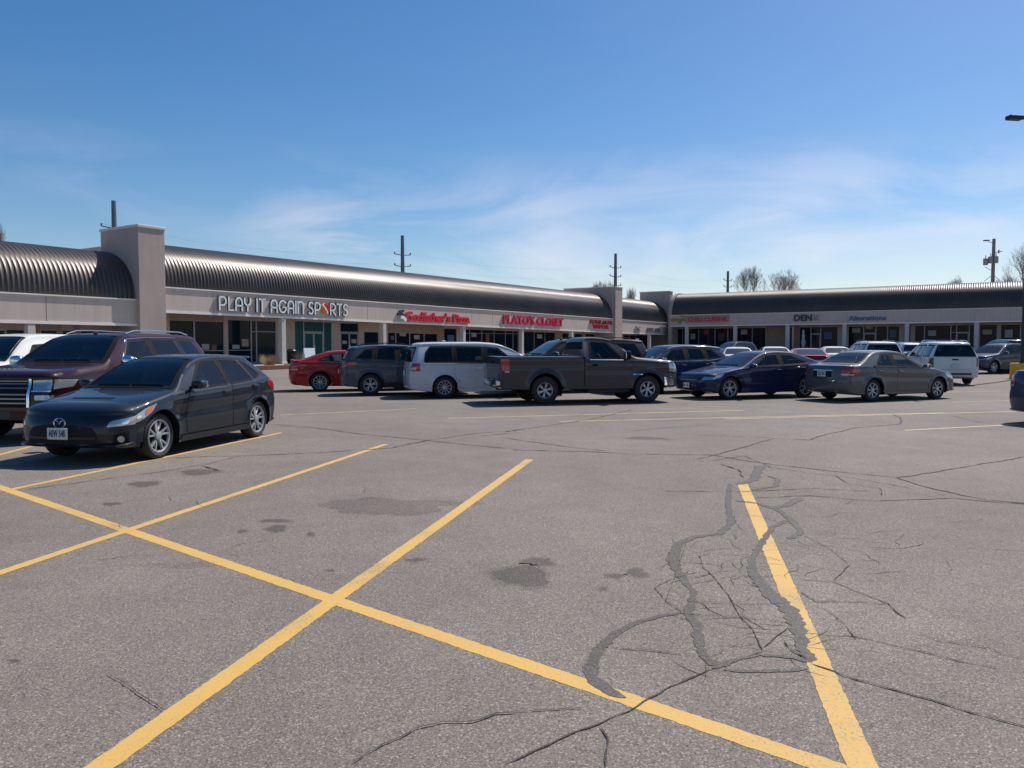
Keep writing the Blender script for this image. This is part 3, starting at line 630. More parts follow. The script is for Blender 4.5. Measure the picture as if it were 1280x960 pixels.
for ch in txt:
    if ch == ' ': x += .42; continue
    wg, st_ = GL[ch]
    if ch == 'O':
        b = MB(); b.lathe([(0.001, -.18), (.30 * hh, -.15), (.50 * hh, -.03), (.50 * hh, -.02)], 24, 'y', ((x + .39) * sc_, 0, .5 * hh)); l_ = obj('ball_emblem', b, M_org, sg, True)
        b = MB(); stroke(b, [((x + .39) * sc_ + p[0] * hh, p[1] * hh) for p in [(-.30, .82), (-.1, .62), (.0, .45), (.18, .3), (.22, .12)]], .11 * hh, -.185, -.12); obj('swirl', b, M_wl, l_)
        b = MB(); stroke(b, [((x + .39) * sc_ + p[0] * hh, p[1] * hh) for p in arc(0, .5, .40, .40, -20, 100, 8)], .16 * hh, -.19, -.1); obj('red_swirl', b, M_red, l_)
    else:
        b = MB(); k = MB()
        for s_ in st_:
            pp = [((x + p[0]) * sc_, p[1] * hh) for p in s_]; stroke(b, pp, .135 * hh, -.15, -.12); stroke(k, pp, .185 * hh, -.118, -.03)
        l_ = obj('letter', b, M_wl, sg); obj('letter_return', k, M_dl, l_)
    x += wg + gap
t = sign('shop_sign', "bold red letters reading Godfather's Pizza beside a small hat logo", WL, [("Godfather's Pizza", 506, 388.5, 586, 401, .035)], M_red)
ud, zd = WL.hit(497, 396); ut, z_t = WL.hit(506, 401)
b = MB(); ox = ud - ut
stroke(b, [(ox, .55), (ox + .35, .60), (ox + .75, .38)], .22, -.16, -.03); stroke(b, [(ox + .2, .75), (ox + .55, .8)], .2, -.165, -.03); obj('hat_logo', b, M_nav, t)
b = MB(); stroke(b, [(ox + .38, .28), (ox + .62, .26), (ox + .8, .1)], .26, -.19, -.03); obj('face_logo', b, M_wl, t)
sign('shop_sign', "magenta red capital letters reading PLATO'S CLOSET", WL, [("PLATO'S CLOSET", 628, 393, 703, 405, .03)], mat('magenta_sign_letter', (0.55, 0.01, 0.06), .4))
sign('shop_sign', 'small two line dark red sign close left of the second pilaster', WL, [('FOUR STAR', 737, 399.5, 764.5, 404.5, .03), ('VAPOR', 740, 405.5, 760, 410.5, .03)], mat('dark_red_sign_letter', (0.34, 0.008, 0.03), .4))
sign('shop_sign', 'faint grey lettering on the corner shop fascia', WL, [('X', 793, 408, 800, 414, .01, mat('grey_sign_letter', (.16, .15, .16), .5)), ('NAIL SPA', 808, 409.5, 824, 414.5, .01, MAT['grey_sign_letter'])], M_dl)
# framed red panel sign on the right wing
ua, za = WR.hit(857, 405); ub, zb_ = WR.hit(912, 396)
t = thing('shop_sign', 'pale red panel sign reading CHILI CUISINE at the left of the shaded wing', 'sign', (*WR.world(ua), za), WR.rz)
b = MB(); b.bbox(0, ub - ua, -.12, -.03, 0.15, 1.15, .02); obj('sign_panel', b, M_pnk, t)
obj('lettering', fit(text_mesh('CHILI CUISINE', .02, .03), .4, ub - ua - .3, .35, .95, -.122, .05), M_red, t)
ua, za = WR.hit(841, 404.5)
t = thing('shop_sign', 'small olive and orange logo at the left end of the shaded fascia', 'sign', (*WR.world(ua), za), WR.rz)
b = MB(); stroke(b, [(0, .5), (.6, .55), (1.0, .45)], .42, -.12, -.03); obj('orange_logo', b, mat('brown_orange', (.35, .2, .08), .5), t)
b = MB(); stroke(b, [(1.1, .2), (1.4, .6), (1.8, .5)], .45, -.13, -.03); stroke(b, [(1.2, 1.05), (1.9, 1.05)], .14, -.13, -.03); obj('green_logo', b, M_grn, t)
sign('shop_sign', 'large dark capital letters reading DEN on the shaded fascia', WR, [('DEN', 992, 393.5, 1014.5, 401.5, .035), ('Z', 1016, 394.5, 1023, 399.5, .01, mat('steel_grey_letter', (.2, .22, .25), .4))], M_nav)
sign('shop_sign', 'blue lettering reading Alterations right of the DEN sign', WR, [('Alterations', 1060, 395, 1107, 401, .025)], M_blu)

# ------------------------------------------------------------------ vehicles
def mono(pts):
    """monotone cubic through points"""
    X = [p[0] for p in pts]; Y = [p[1] for p in pts]; n = len(X)
    h = [X[i + 1] - X[i] for i in range(n - 1)]; dl = [(Y[i + 1] - Y[i]) / h[i] for i in range(n - 1)]
    m = [dl[0]] + [0 if dl[i - 1] * dl[i] <= 0 else 2 * dl[i - 1] * dl[i] / (dl[i - 1] + dl[i]) for i in range(1, n - 1)] + [dl[-1]]
    def f(x):
        if x <= X[0]: return Y[0]
        if x >= X[-1]: return Y[-1]
        lo, hi = 0, n - 1
        while hi - lo > 1:
            k = (lo + hi) // 2
            if X[k] <= x: lo = k
            else: hi = k
        t = (x - X[lo]) / h[lo]; t2 = t * t; t3 = t2 * t
        return Y[lo] * (2 * t3 - 3 * t2 + 1) + h[lo] * m[lo] * (t3 - 2 * t2 + t) + Y[lo + 1] * (-2 * t3 + 3 * t2) + h[lo] * m[lo + 1] * (t3 - t2)
    return f
def sstep(a, b, x):
    t = max(0, min(1, (x - a) / (b - a))); return t * t * (3 - 2 * t)
def rpoly(pts, r, k=3):
    n = len(pts); out_ = []
    for i in range(n):
        p0, p, p1 = Vector(pts[i - 1]), Vector(pts[i]), Vector(pts[(i + 1) % n]); a = (p0 - p); b = (p1 - p)
        rr_ = min(r, a.length * .45, b.length * .45); A = p + a.normalized() * rr_; B = p + b.normalized() * rr_
        for j in range(k + 1):
            t = j / k; out_.append(tuple(A * (1 - t) ** 2 + p * 2 * t * (1 - t) + B * t * t))
    return out_
def inside(poly, x, y):
    c = False; n = len(poly)
    for i in range(n):
        x0, y0 = poly[i - 1]; x1, y1 = poly[i]
        if (y0 > y) != (y1 > y) and x < (x1 - x0) * (y - y0) / (y1 - y0) + x0: c = not c
    return c
def inset(poly, wd):
    n = len(poly); cx = sum(p[0] for p in poly) / n; cy = sum(p[1] for p in poly) / n; o_ = []
    area = sum(poly[i - 1][0] * poly[i][1] - poly[i][0] * poly[i - 1][1] for i in range(n)); sg_ = 1 if area > 0 else -1
    P = [Vector(p) for p in poly]
    for i in range(n):
        a = P[i] - P[i - 1]; b = P[(i + 1) % n] - P[i]
        if a.length < 1e-7: a = b
        if b.length < 1e-7: b = a
        a.normalize(); b.normalize(); t = a + b
        t = t.normalized() if t.length > 1e-6 else a
        nn = Vector((-t.y, t.x)) * sg_; q = P[i] + nn * wd / max(.5, nn.dot(Vector((-a.y, a.x)) * sg_)); o_.append(tuple(q))
    return o_

class Car:
    def __init__(s, sp, lod):
        s.sp = sp; s.L = sp['L']; s.W = sp['W']; s.X0 = sp['fo'] + sp['wb'] / 2; s.lod = lod
        s.ZT = mono(sp['top']); s.XR = mono(sorted(sp['rear'])); s.XF = mono(sorted(sp['front'])); s.BELT = mono(sp['belt'])
        s.zb = sp.get('zb', .2); s.df = sp.get('df', .34); s.dr = sp.get('dr', .26); s.rw = sp['rw']; s.ra = s.rw + sp.get('gap', .055)
        s.axles = (sp['fo'], sp['fo'] + sp['wb']); s.zw = s.rw
        s.nx, s.nv = {0: (64, 16), 1: (96, 22), 2: (160, 36)}[lod]
        s.build_grid()
    def ZTe(s, d):
        f = s.sp.get('tin'); return s.ZT(d) - (mono(f)(d) if f else .075)
    def ZBe(s, d): return s.zb + .09 + s.sp.get('rise', .06) * (sstep(.8, .2, d) + sstep(s.L - .8, s.L - .2, d))
    def ZBo(s, d): return s.ZBe(d) - .09
    def Y(s, d, z):
        sp = s.sp; h = s.W / 2; pf = sp.get('pf', .10); pr = sp.get('pr', .07); e = sp.get('el', 1.1)
        y = h
        if d < e: y -= h * pf * ((e - d) / e) ** 2
        if d > s.L - e: y -= h * pr * ((d - s.L + e) / e) ** 2
        b = s.BELT(d)
        if z < .5: y -= .16 * (.5 - z) ** 1.3 + 0.0
        c = b - .16   # crease
        y -= .010 * math.exp(-((z - c + .12) / .07) ** 2)         # scallop under the crease
        if z > c: y -= .14 * (z - c) ** 1.35 * 1.5
        if z > b:
            k = z - b; y -= .018 * min(1, k / .02) + k * sp.get('tum', .36) + .16 * k * k
            y -= sp.get('taper', .0) * h * sstep(s.L * .55, s.L, d)
        for a in s.axles:
            r = math.hypot(d - a, z - s.zw); y += sp.get('flare', .022) * math.exp(-((r - s.ra) / .07) ** 2) * (1 if z < b else 0)
        return max(.05, y)
    def side(s, d, z, sg_=1): return Vector((s.X0 - d, sg_ * s.Y(d, z), z))
    def build_grid(s):
        nx_, nv_ = s.nx, s.nv; G = []
        for i in range(nx_ + 1):
            a = i / nx_
            def dd(z): return (s.XF(z) + s.df) * (1 - a) + (s.XR(z) - s.dr) * a
            zt = .7
            for _ in range(14): zt = .5 * zt + .5 * s.ZTe(dd(zt))
            zl = s.ZBe(dd(s.zb + .1)); col = []
            for j in range(nv_ + 1):
                z = zl + (zt - zl) * j / nv_; col.append((dd(z), z))
            G.append(col)
        s.G = G
        path = []; K = 7 if s.lod else 5; sp = s.sp
        nF, nT, nR, nB = sp.get('nF', 2.7), sp.get('nT', 3.4), sp.get('nR', 3.2), 9
        for j in range(nv_ + 1):
            d, z = G[0][j]; path.append((d, z, s.XF(z), z, nF, 'F'))
        d, z = G[0][-1]; of = s.XF(z) - d; ot = s.ZT(d) - z
        for k in range(1, K): a = math.pi / 2 * k / K; path.append((d, z, d + of * math.cos(a), z + ot * math.sin(a), nF + (nT - nF) * k / K, 'f'))
        for i in range(nx_ + 1):
            d, z = G[i][-1]; path.append((d, z, d, s.ZT(d), nT, 'T'))
        d, z = G[-1][-1]; of = s.XR(z) - d; ot = s.ZT(d) - z
        for k in range(1, K): a = math.pi / 2 * k / K; path.append((d, z, d + of * math.sin(a), z + ot * math.cos(a), nT + (nR - nT) * k / K, 'r'))
        for j in range(nv_, -1, -1):
            d, z = G[-1][j]; path.append((d, z, s.XR(z), z, nR, 'R'))
        d, z = G[-1][0]; of = s.XR(z) - d; ot = s.ZBo(d) - z
        for k in range(1, K): a = math.pi / 2 * k / K; path.append((d, z, d + of * math.cos(a), z + ot * math.sin(a), nR + (nB - nR) * k / K, 'b'))
        for i in range(nx_, -1, -1):
            d, z = G[i][0]; path.append((d, z, d, s.ZBo(d), nB, 'B'))
        d, z = G[0][0]; of = s.XF(z) - d; ot = s.ZBo(d) - z
        for k in range(1, K): a = math.pi / 2 * k / K; path.append((d, z, d + of * math.sin(a), z + ot * math.cos(a), nB + (nF - nB) * k / K, 'c'))
        s.path = path; M = s.M = {0: 12, 1: 16, 2: 24}[s.lod]; s.WR = []
        for (de, ze, do, zo, n_, kind) in path:
            ye = s.Y(de, ze); raw = []
            for q in range(41):
                th = math.pi / 2 * (q / 40); c = max(0, math.cos(th)) ** (2 / n_); w_ = math.sin(th) ** (2 / n_)
                raw.append((de + (do - de) * c, w_ * ye, ze + (zo - ze) * c))
            cum = [0]
            for q in range(40): cum.append(cum[-1] + math.dist(raw[q], raw[q + 1]))
            row = []; q = 0
            for m_ in range(M + 1):
                t = cum[-1] * m_ / M
                while q < 39 and cum[q + 1] < t: q += 1
                a = (t - cum[q]) / max(1e-9, cum[q + 1] - cum[q]); row.append(tuple(raw[q][k] * (1 - a) + raw[q + 1][k] * a for k in range(3)))
            s.WR.append(row)
        s.rngs = {}
        for i, p in enumerate(path):
            s.rngs.setdefault(p[5], [i, i])[1] = i
    def _find(s, kind, col, v):
        a, b = s.rngs[kind]; P = s.path
        for i in range(a, b):
            v0, v1 = P[i][col], P[i + 1][col]
            if (v0 - v) * (v1 - v) <= 0 and v0 != v1: return i + (v - v0) / (v1 - v0)
        return a if abs(P[a][col] - v) < abs(P[b][col] - v) else b
    def sF(s, z): return s._find('F', 1, z)
    def sR(s, z): return s._find('R', 1, z)
    def sT(s, d): return s._find('T', 2, d)
    def wrap(s, si, f, sg_=1):
        """si: float path index, f in -1..1 across"""
        sg_ = sg_ * (1 if f >= 0 else -1); f = min(abs(f), 1.0) * s.M; n = len(s.WR); i = int(math.floor(si)); a = si - i; m_ = min(int(f), s.M - 1); b = f - m_
        A, B = s.WR[i % n], s.WR[(i + 1) % n]
        p = [(A[m_][k] * (1 - b) + A[m_ + 1][k] * b) * (1 - a) + (B[m_][k] * (1 - b) + B[m_ + 1][k] * b) * a for k in range(3)]
        return Vector((s.X0 - p[0], sg_ * p[1], p[2]))
    def patch(s, mb, poly, mode, off, sg_=1, nr=6, nc=6, arch=0, edge=True):
        """convex polygon in a surface domain, laid off metres outside the skin; mode side|F|R|T"""
        if mode == 'side': fn = lambda a, b: s.side(a, b, sg_)
        elif mode == 'F': fn = lambda a, b: s.wrap(s.sF(a), b, sg_)
        elif mode == 'R': fn = lambda a, b: s.wrap(s.sR(a), b, sg_)
        else: fn = lambda a, b: s.wrap(s.sT(a), b, sg_)
        vs_ = sorted(set(round(p[1], 5) for p in poly)); lo, hi = vs_[0], vs_[-1]
        rows = sorted(set(vs_ + [lo + (hi - lo) * i / nr for i in range(nr + 1)])); rr_ = [rows[0]]
        for v in rows[1:]:
            if v - rr_[-1] > (hi - lo) * .012: rr_.append(v)
        rr_[-1] = hi; V = []; n = len(poly); ctr = Vector((0, 0, .75))
        for v in rr_:
            vv = min(max(v, lo + 3e-5), hi - 3e-5); xs_ = []
            for i in range(n):
                x0, y0 = poly[i - 1]; x1, y1 = poly[i]
                if (y0 - vv) * (y1 - vv) <= 0 and y0 != y1: xs_.append(x0 + (x1 - x0) * (vv - y0) / (y1 - y0))
            if not xs_: return
            a, b = min(xs_), max(xs_)
            for j in range(nc + 1):
                x = a + (b - a) * j / nc; z = v
                if arch:
                    for ax in s.axles:
                        r = math.hypot(x - ax, z - s.zw)
                        if r < arch and r > 1e-6 and abs(x - ax) < arch:
                            # slide the point straight up or sideways onto the arch
                            x = ax + (x - ax) * arch / r; z = s.zw + (z - s.zw) * arch / r
                V.append((x, z))
        P = []
        for (x, z) in V:
            p = fn(x, z); e1, e2 = (.004, .004) if mode == 'side' else (.01, .01)
            t1 = fn(x + e1, z) - fn(x - e1, z); t2 = fn(x, z + e2) - fn(x, z - e2); nn = t1.cross(t2)
            if nn.length < 1e-12: nn = p - ctr
            nn.normalize()
            ref = Vector((0, sg_, 0)) if mode == 'side' else (Vector((1, 0, .2)) if mode == 'F' else Vector((-1, 0, .2)) if mode == 'R' else Vector((0, 0, 1)))
            if mode in ('F', 'R'): ref = ref + Vector((0, (p.y / max(.3, s.W / 2)) * .8, 0))
            if nn.dot(ref) < 0: nn = -nn
            P.append(p + nn * off)
        o = len(mb.v); mb.v += [tuple(p) for p in P]; w_ = nc + 1
        for i in range(len(rr_) - 1):
            for j in range(nc):
                q = (i * w_ + j, i * w_ + j + 1, (i + 1) * w_ + j + 1, (i + 1) * w_ + j)
                A, B, D = P[q[0]], P[q[1]], P[q[2]]; nn = (B - A).cross(D - A)
                if nn.length < 1e-10: nn = (P[q[2]] - A).cross(P[q[3]] - A)
                mid = (A + D) / 2; ref = Vector((0, sg_, 0)) if mode == 'side' else Vector((1, 0, .2)) if mode == 'F' else Vector((-1, 0, .2)) if mode == 'R' else Vector((0, 0, 1))
                if mode in ('F', 'R'): ref = ref + Vector((0, mid.y, 0))
                if nn.dot(ref) < 0: q = q[::-1]
                mb.f.append(tuple(o + k for k in q))
    def ring(s, mb, poly, mode, wd, off, sg_=1, outer=0.0):
        if mode == 'side': fn = lambda a, b: s.side(a, b, sg_)
        elif mode == 'R': fn = lambda a, b: s.wrap(s.sR(a), b, sg_)
        elif mode == 'F': fn = lambda a, b: s.wrap(s.sF(a), b, sg_)
        else: fn = lambda a, b: s.wrap(s.sT(a), b, sg_)
        dense = []
        n = len(poly)
        for i in range(n):
            a, b = poly[i], poly[(i + 1) % n]; k = max(1, int(math.dist(a, b) / .12))
            for j in range(k): dense.append((a[0] + (b[0] - a[0]) * j / k, a[1] + (b[1] - a[1]) * j / k))
        O_ = inset(dense, -outer) if outer else dense; I_ = inset(dense, wd); n = len(dense); P = []
        ref = Vector((0, sg_, 0)) if mode == 'side' else Vector((-1, 0, .3)) if mode == 'R' else Vector((1, 0, .3)) if mode == 'F' else Vector((0, 0, 1))
        for loop in (O_, I_):
            for (x, z) in loop:
                p = fn(x, z); e = .006; nn = (fn(x + e, z) - fn(x - e, z)).cross(fn(x, z + e) - fn(x, z - e)); nn = nn.normalized() if nn.length > 1e-12 else ref
                if nn.dot(ref) < 0: nn = -nn
                P.append(p + nn * off)
        o = len(mb.v); mb.v += [tuple(p) for p in P]
        for i in range(n):
            q = (i, (i + 1) % n, n + (i + 1) % n, n + i); A, B, D = P[q[0]], P[q[1]], P[q[2]]
            if (B - A).cross(D - A).dot(ref) < 0: q = q[::-1]
            mb.f.append(tuple(o + k for k in q))
    def shell(s, holes_side, holes_wrap, bed=None):
        mb = MB(); n = len(s.WR); M = s.M; nx_, nv_ = s.nx, s.nv
        for sg_ in (1, -1):
            # side skin
            idx = {}; ins = {}
            for i in range(nx_ + 1):
                for j in range(nv_ + 1):
                    d, z = s.G[i][j]; 
                    for a in s.axles:
                        r = math.hypot(d - a, z - s.zw)
                        if r < s.ra: ins[(i, j)] = a
            for i in range(nx_):
                for j in range(nv_):
                    q = [(i, j), (i + 1, j), (i + 1, j + 1), (i, j + 1)]
                    if all(k in ins for k in q): continue
                    if any(all(inside(h, *s.G[a][b]) for a, b in q) for h in holes_side): continue
                    f = []
                    for k in q:
                        if k not in idx:
                            d, z = s.G[k[0]][k[1]]
                            if k in ins:
                                a = ins[k]; r = math.hypot(d - a, z - s.zw); d = a + (d - a) * s.ra / r; z = s.zw + (z - s.zw) * s.ra / r
                            p = s.side(d, z, sg_); idx[k] = len(mb.v); mb.v.append(tuple(p))
                        f.append(idx[k])
                    mb.f.append(tuple(f) if sg_ > 0 else tuple(f[::-1]))
            # wrapped skin
            widx = {}
            for i in range(n):
                i2 = (i + 1) % n; kind = s.path[i][5]; k2 = s.path[i2][5]
                for m_ in range(M):
                    q = [(i, m_), (i, m_ + 1), (i2, m_ + 1), (i2, m_)]
                    if any(a <= i and i + 1 <= b and (m_ + 1) / M <= fm for (a, b, fm) in holes_wrap): continue
                    if kind == 'B' and m_ > M * .55:
                        d = s.path[i][0]
                        if any(abs(d - a) < s.ra + .02 for a in s.axles): continue
                    if bed and kind == 'T':
                        d = s.path[i][2]
                        if bed[0] < d < bed[1] and (m_ + 1) / M <= bed[2]: continue
                    f = []
                    for k in q:
                        key = (k[0], k[1]) if k[1] else (k[0], 0)
                        if key not in widx:
                            p = s.WR[k[0]][k[1]]; widx[key] = len(mb.v); mb.v.append((s.X0 - p[0], sg_ * p[1], p[2]))
                        f.append(widx[key])
                    mb.f.append(tuple(f) if sg_ > 0 else tuple(f[::-1]))
        # weld
        bm_ = bmesh.new(); vv = [bm_.verts.new(p) for p in mb.v]
        for f in mb.f:
            try: bm_.faces.new([vv[k] for k in f])
            except ValueError: pass
        bmesh.ops.remove_doubles(bm_, verts=bm_.verts, dist=.0012)
        r = MB(); bm_.verts.index_update(); r.v = [v.co[:] for v in bm_.verts]; r.f = [tuple(v.index for v in f.verts) for f in bm_.faces]; bm_.free(); return r

def wheel_parts(car, parent, x, y, sg_, style, lod, wr, wt, rimr, rimmat):
    n = 40 if lod == 2 else 28
    hub = MB(); c = (x, y - sg_ * .10, car.zw)
    S = lambda prof: [(r, h * sg_) for r, h in prof]
    # wheel: dark drum and disc behind the spokes
    hub.lathe(S([(rimr - .012, -.09), (rimr - .012, .02), (rimr * .98, .03)]), n, 'y', (x, y - sg_ * .10, car.zw)); hub.lathe(S([(0.001, -.005), (rimr * .97, -.005)]), n, 'y', c)
    wo = obj('wheel', hub, M_rimd, parent, True)
    ty = MB(); w2 = wt / 2; cc = (x, y - sg_ * w2, car.zw)
    prof = [(rimr, -w2 + .015), (rimr + .02, -w2), (wr - .04, -w2), (wr - .010, -w2 + .02), (wr, -w2 + .045), (wr, w2 - .045), (wr - .010, w2 - .02), (wr - .04, w2 - .002), ((wr + rimr) / 2, w2 + .006), (rimr + .015, w2), (rimr, w2 - .015)]
    ty.lathe(S(prof), n, 'y', cc); obj('tyre', ty, M_tyre, wo, True)
    rm = MB(); yo = y + sg_ * .0
    rm.lathe([(r, h * sg_) for r, h in [(rimr - .028, -.045), (rimr - .022, -.016), (rimr - .008, -.008), (rimr + .001, -.012), (rimr + .001, -.05)]], n, 'y', (x, yo, car.zw))
    ns, spw, twin = style
    for k in range(ns):
        a0 = 2 * math.pi * k / ns + .3
        for da in ((-twin, twin) if twin else (0,)):
            a1 = a0 + da; ca, sa = math.cos(a1), math.sin(a1); b0 = a0; cb, sb = math.cos(b0), math.sin(b0)
            r0, r1 = .045, rimr - .015
            p0 = Vector((cb * r0, 0, sb * r0)); p1 = Vector((ca * r1, 0, sa * r1)); d = (p1 - p0).normalized(); t = Vector((-d.z, 0, d.x))
            vs = []
            for (p, wd_, yy) in ((p0, spw * 1.25, -.040), (p0.lerp(p1, .5), spw, -.022), (p1, spw * .85, -.016)):
                for (sx_, sy_) in ((-.5, 0), (-.28, 1), (.28, 1), (.5, 0)):
                    q = p + t * wd_ * sx_; vs.append((x + q.x, yo + sg_ * (yy - .03 + (.03 if sy_ else 0)), car.zw + q.z))
            fs = []
            for i in range(2):
                for j in range(3):
                    q = (i * 4 + j, i * 4 + j + 1, (i + 1) * 4 + j + 1, (i + 1) * 4 + j); fs.append(q if sg_ > 0 else q[::-1])
            rm.add(vs, fs)
    rm.lathe([(r, h * sg_) for r, h in [(.065, -.05), (.06, -.022), (.03, -.012), (.001, -.012)]], 16, 'y', (x, yo, car.zw))
    obj('rim', rm, rimmat, wo, 30)
def arch_liner(car, parent):
    for ax in car.axles:
        for sg_ in (1, -1):
            mb = MB()
            n = 20; vs = []; r = car.ra - .001
            for k in range(n + 1):
                th = -0.35 + (math.pi + .7) * k / n; d = ax + r * math.cos(th); z = car.zw + r * math.sin(th); yo = car.Y(d, max(z, car.zb)) - .008
                vs += [(car.X0 - d, sg_ * yo, z), (car.X0 - d, sg_ * (car.W / 2 - .42), z)]
            o = len(mb.v); mb.v += vs + [(car.X0 - ax, sg_ * (car.W / 2 - .42), car.zw)]
            for k in range(n): mb.f.append((o + 2 * k, o + 2 * k + 1, o + 2 * k + 3, o + 2 * k + 2)); mb.f.append((o + 2 * k + 1, o + 2 * (n + 1), o + 2 * k + 3))
            obj('wheel_well', mb, M_blk, parent)

def build_car(name, label, cat, sp, pm, loc, rz, lod=1, group=None):
    c = Car(sp, lod); t = thing(name, label, cat, loc, rz, group); see = lod >= 1; L = c.L
    roofm = pm
    wins = [(rpoly(w_[0], .035 if len(w_[0]) > 3 else .03), w_[1]) for w_ in sp['win']]
    d0, d1 = sp['ws']; a, b = c.sT(d0), c.sT(d1); hw = []
    if see: hw.append((a, b, sp.get('wsf', .84)))
    rg = sp['rg']
    if rg[0] == 'T': ra_, rb_ = c.sT(rg[1]), c.sT(rg[2])
    else: ra_, rb_ = c.sR(rg[2]), c.sR(rg[1])
    if see: hw.append((ra_, rb_, rg[3] - .03))
    hs = [w_[0] for w_ in wins] if see else []
    body = obj('body', c.shell(hs, hw, sp.get('bed')), pm, t, 'all')
    for f in body.data.polygons: pass
    body.data.set_sharp_from_angle(angle=R(50))
    arch_liner(c, t)
    # glass
    fr = sp.get('frit', .03 if lod == 2 else .045)
    gm = {0: M_glassop}.get(lod)
    m_w = MB(); wf = sp.get('wsf', .84) + .05
    pol = [(d0, -wf), (d1, -wf), (d1, wf), (d0, wf)]
    c.patch(m_w, pol, 'T', .004, 1, 6, 10); ws = obj('windscreen', m_w, gm or M_glass, t, 'all')
    if see:
        r_ = MB(); c.ring(r_, [(d0, -wf), (d1, -wf), (d1, wf), (d0, wf)], 'T', .06, .006); obj('frit_band', r_, M_blk, ws)
        wp = MB()
        for yy in (-.55, .05):
            p = [c.wrap(c.sT(d0 + .05), max(-.8, min(.8, yy / (c.W / 2) + q * .36 / (c.W / 2) * 1.6)), 1) + Vector((.0, 0, .02)) for q in (0, .5, 1)]; wp.tube(p, .009, 5)
        obj('wiper', wp, M_blk, ws)
    m_r = MB(); rf = rg[3]
    pol = [(rg[1], -rf), (rg[2], -rf), (rg[2], rf), (rg[1], rf)]; c.patch(m_r, rpoly(pol, .05), rg[0], .004, 1, 6, 10); rw_ = obj('rear_window', m_r, gm or (M_glassd if rg[4] else M_glass), t, 'all')
    if see: r_ = MB(); c.ring(r_, rpoly(pol, .05), rg[0], .045, .006); obj('frit_band', r_, M_blk, rw_)
    for sg_ in (1, -1):
        for (pl, dark) in wins:
            m_ = MB(); c.patch(m_, pl, 'side', .003, sg_, 6, 6)
            wo = obj('side_window', m_, gm or (M_glassd if dark else M_glass), t, 'all')
            if see: r_ = MB(); c.ring(r_, pl, 'side', fr, .006, sg_, .006); obj('window_seal', r_, M_blk, wo)
    npil = sp.get('bp', 1)
    for k in range(min(npil, len(sp['win']) - 1)):
        A_ = sorted(sp['win'][k][0], key=lambda p: -p[0])[:2]; B_ = sorted(sp['win'][k + 1][0], key=lambda p: p[0])[:2]
        a0, a1 = sorted(A_, key=lambda p: p[1]); b0_, b1_ = sorted(B_, key=lambda p: p[1])
        for sg_ in (1, -1):
            m_ = MB(); c.patch(m_, [(a0[0] - .02, a0[1]), (a1[0] - .02, a1[1]), (b1_[0] + .02, b1_[1]), (b0_[0] + .02, b0_[1])], 'side', .0022, sg_, 6, 3); obj('pillar_trim', m_, M_blk, t, 'all')
    if see and sp.get('chromeline'):
        for sg_ in (1, -1):
            m_ = MB()
            for (q0, q1) in zip(sp['chromeline'][:-1], sp['chromeline'][1:]):
                k = max(1, int(math.dist(q0, q1) / .15))
                pts = [c.side(q0[0] + (q1[0] - q0[0]) * i / k, q0[1] + (q1[1] - q0[1]) * i / k, sg_) + Vector((0, sg_ * .008, 0)) for i in range(k + 1)]; m_.tube(pts, .011, 5)
            obj('window_moulding', m_, M_chr, t, True)
    # doors
    if lod >= 1:
        for sg_ in (1, -1):
            for (pl, hx, hz) in sp['doors']:
                m_ = MB(); c.patch(m_, inset(rpoly(pl, .05), -.007), 'side', .0016, sg_, 12, 8, c.ra + .012); gap_ = obj('door_gap', m_, M_seam, t, 'all')
                m_ = MB(); c.patch(m_, rpoly(pl, .05), 'side', .0042, sg_, 12, 12, c.ra + .022); dr = obj('door', m_, pm, t, 'all')
                h = MB(); p = c.side(hx, hz, sg_); h.superell((p.x, p.y + sg_ * .030, p.z), (.105, .013, .017), 3); h.superell((p.x, p.y + sg_ * .008, p.z), (.07, .012, .03), 3); obj('handle', h, sp.get('handle', pm), dr, True)
            mx, mz = sp['mir']; p = c.side(mx, mz, sg_); m_ = MB(); ms = sp.get('ms', (.10, .10, .075))
            m_.superell((p.x + .02, p.y + sg_ * (.05 + ms[1]), p.z + ms[2] * .9), ms, 2.8, 16, 10); m_.superell((p.x, p.y + sg_ * .04, p.z + .02), (.035, .06, .02), 3)
            mr = obj('mirror', m_, sp.get('mirmat', pm), t, True)
            g_ = MB(); g_.superell((p.x + .02 - ms[0] * .86, p.y + sg_ * (.05 + ms[1]), p.z + ms[2] * .9), (.02, ms[1] * .86, ms[2] * .8), 4); obj('mirror_glass', g_, M_chr, mr, True)
    # lower cladding, lights, grille, plates
    for (nm, mt, mode, pl, off, mir, *lb) in sp['feat']:
        if lod == 0 and nm in ('seam', 'grille_bar', 'reflector'): continue
        for sg_ in ((1, -1) if mir else (1,)):
            m_ = MB(); c.patch(m_, pl, mode, off, sg_, 5, 8 if mode == 'side' else 7, arch=(c.ra + .012) if nm == 'sill_cladding' else 0)
            obj(nm, m_, mt if mt else pm, t, 'all')
    for (nm, z, txt_, ms_) in sp.get('plates', []):
        s_ = c.sF(z) if nm == 'F' else c.sR(z); p = c.wrap(s_, 0); q = c.wrap(s_ + .6, 0); up = (q - p).normalized() * (1 if q.z > p.z else -1); fx = 1 if nm == 'F' else -1
        p = p + Vector((fx * .03, 0, 0)); m_ = MB(); m_.bbox(p.x - .012, p.x + .012, -.155, .155, p.z - .078, p.z + .078, .005); po = obj('licence_plate', m_, M_plate, t)
        if txt_:
            tm = text_mesh(txt_, .01, .015); r_ = fit(tm, -.125, .125, -.04, .05, 0, .004)
            b_ = MB(); b_.v = [(p.x + fx * (.0125 - v[1]), fx * v[0], p.z + v[2]) for v in r_.v]; b_.f = r_.f; obj('plate_number', b_, M_pltxt, po)
    # wheels
    hw_ = c.W / 2 - sp.get('wi', .035)
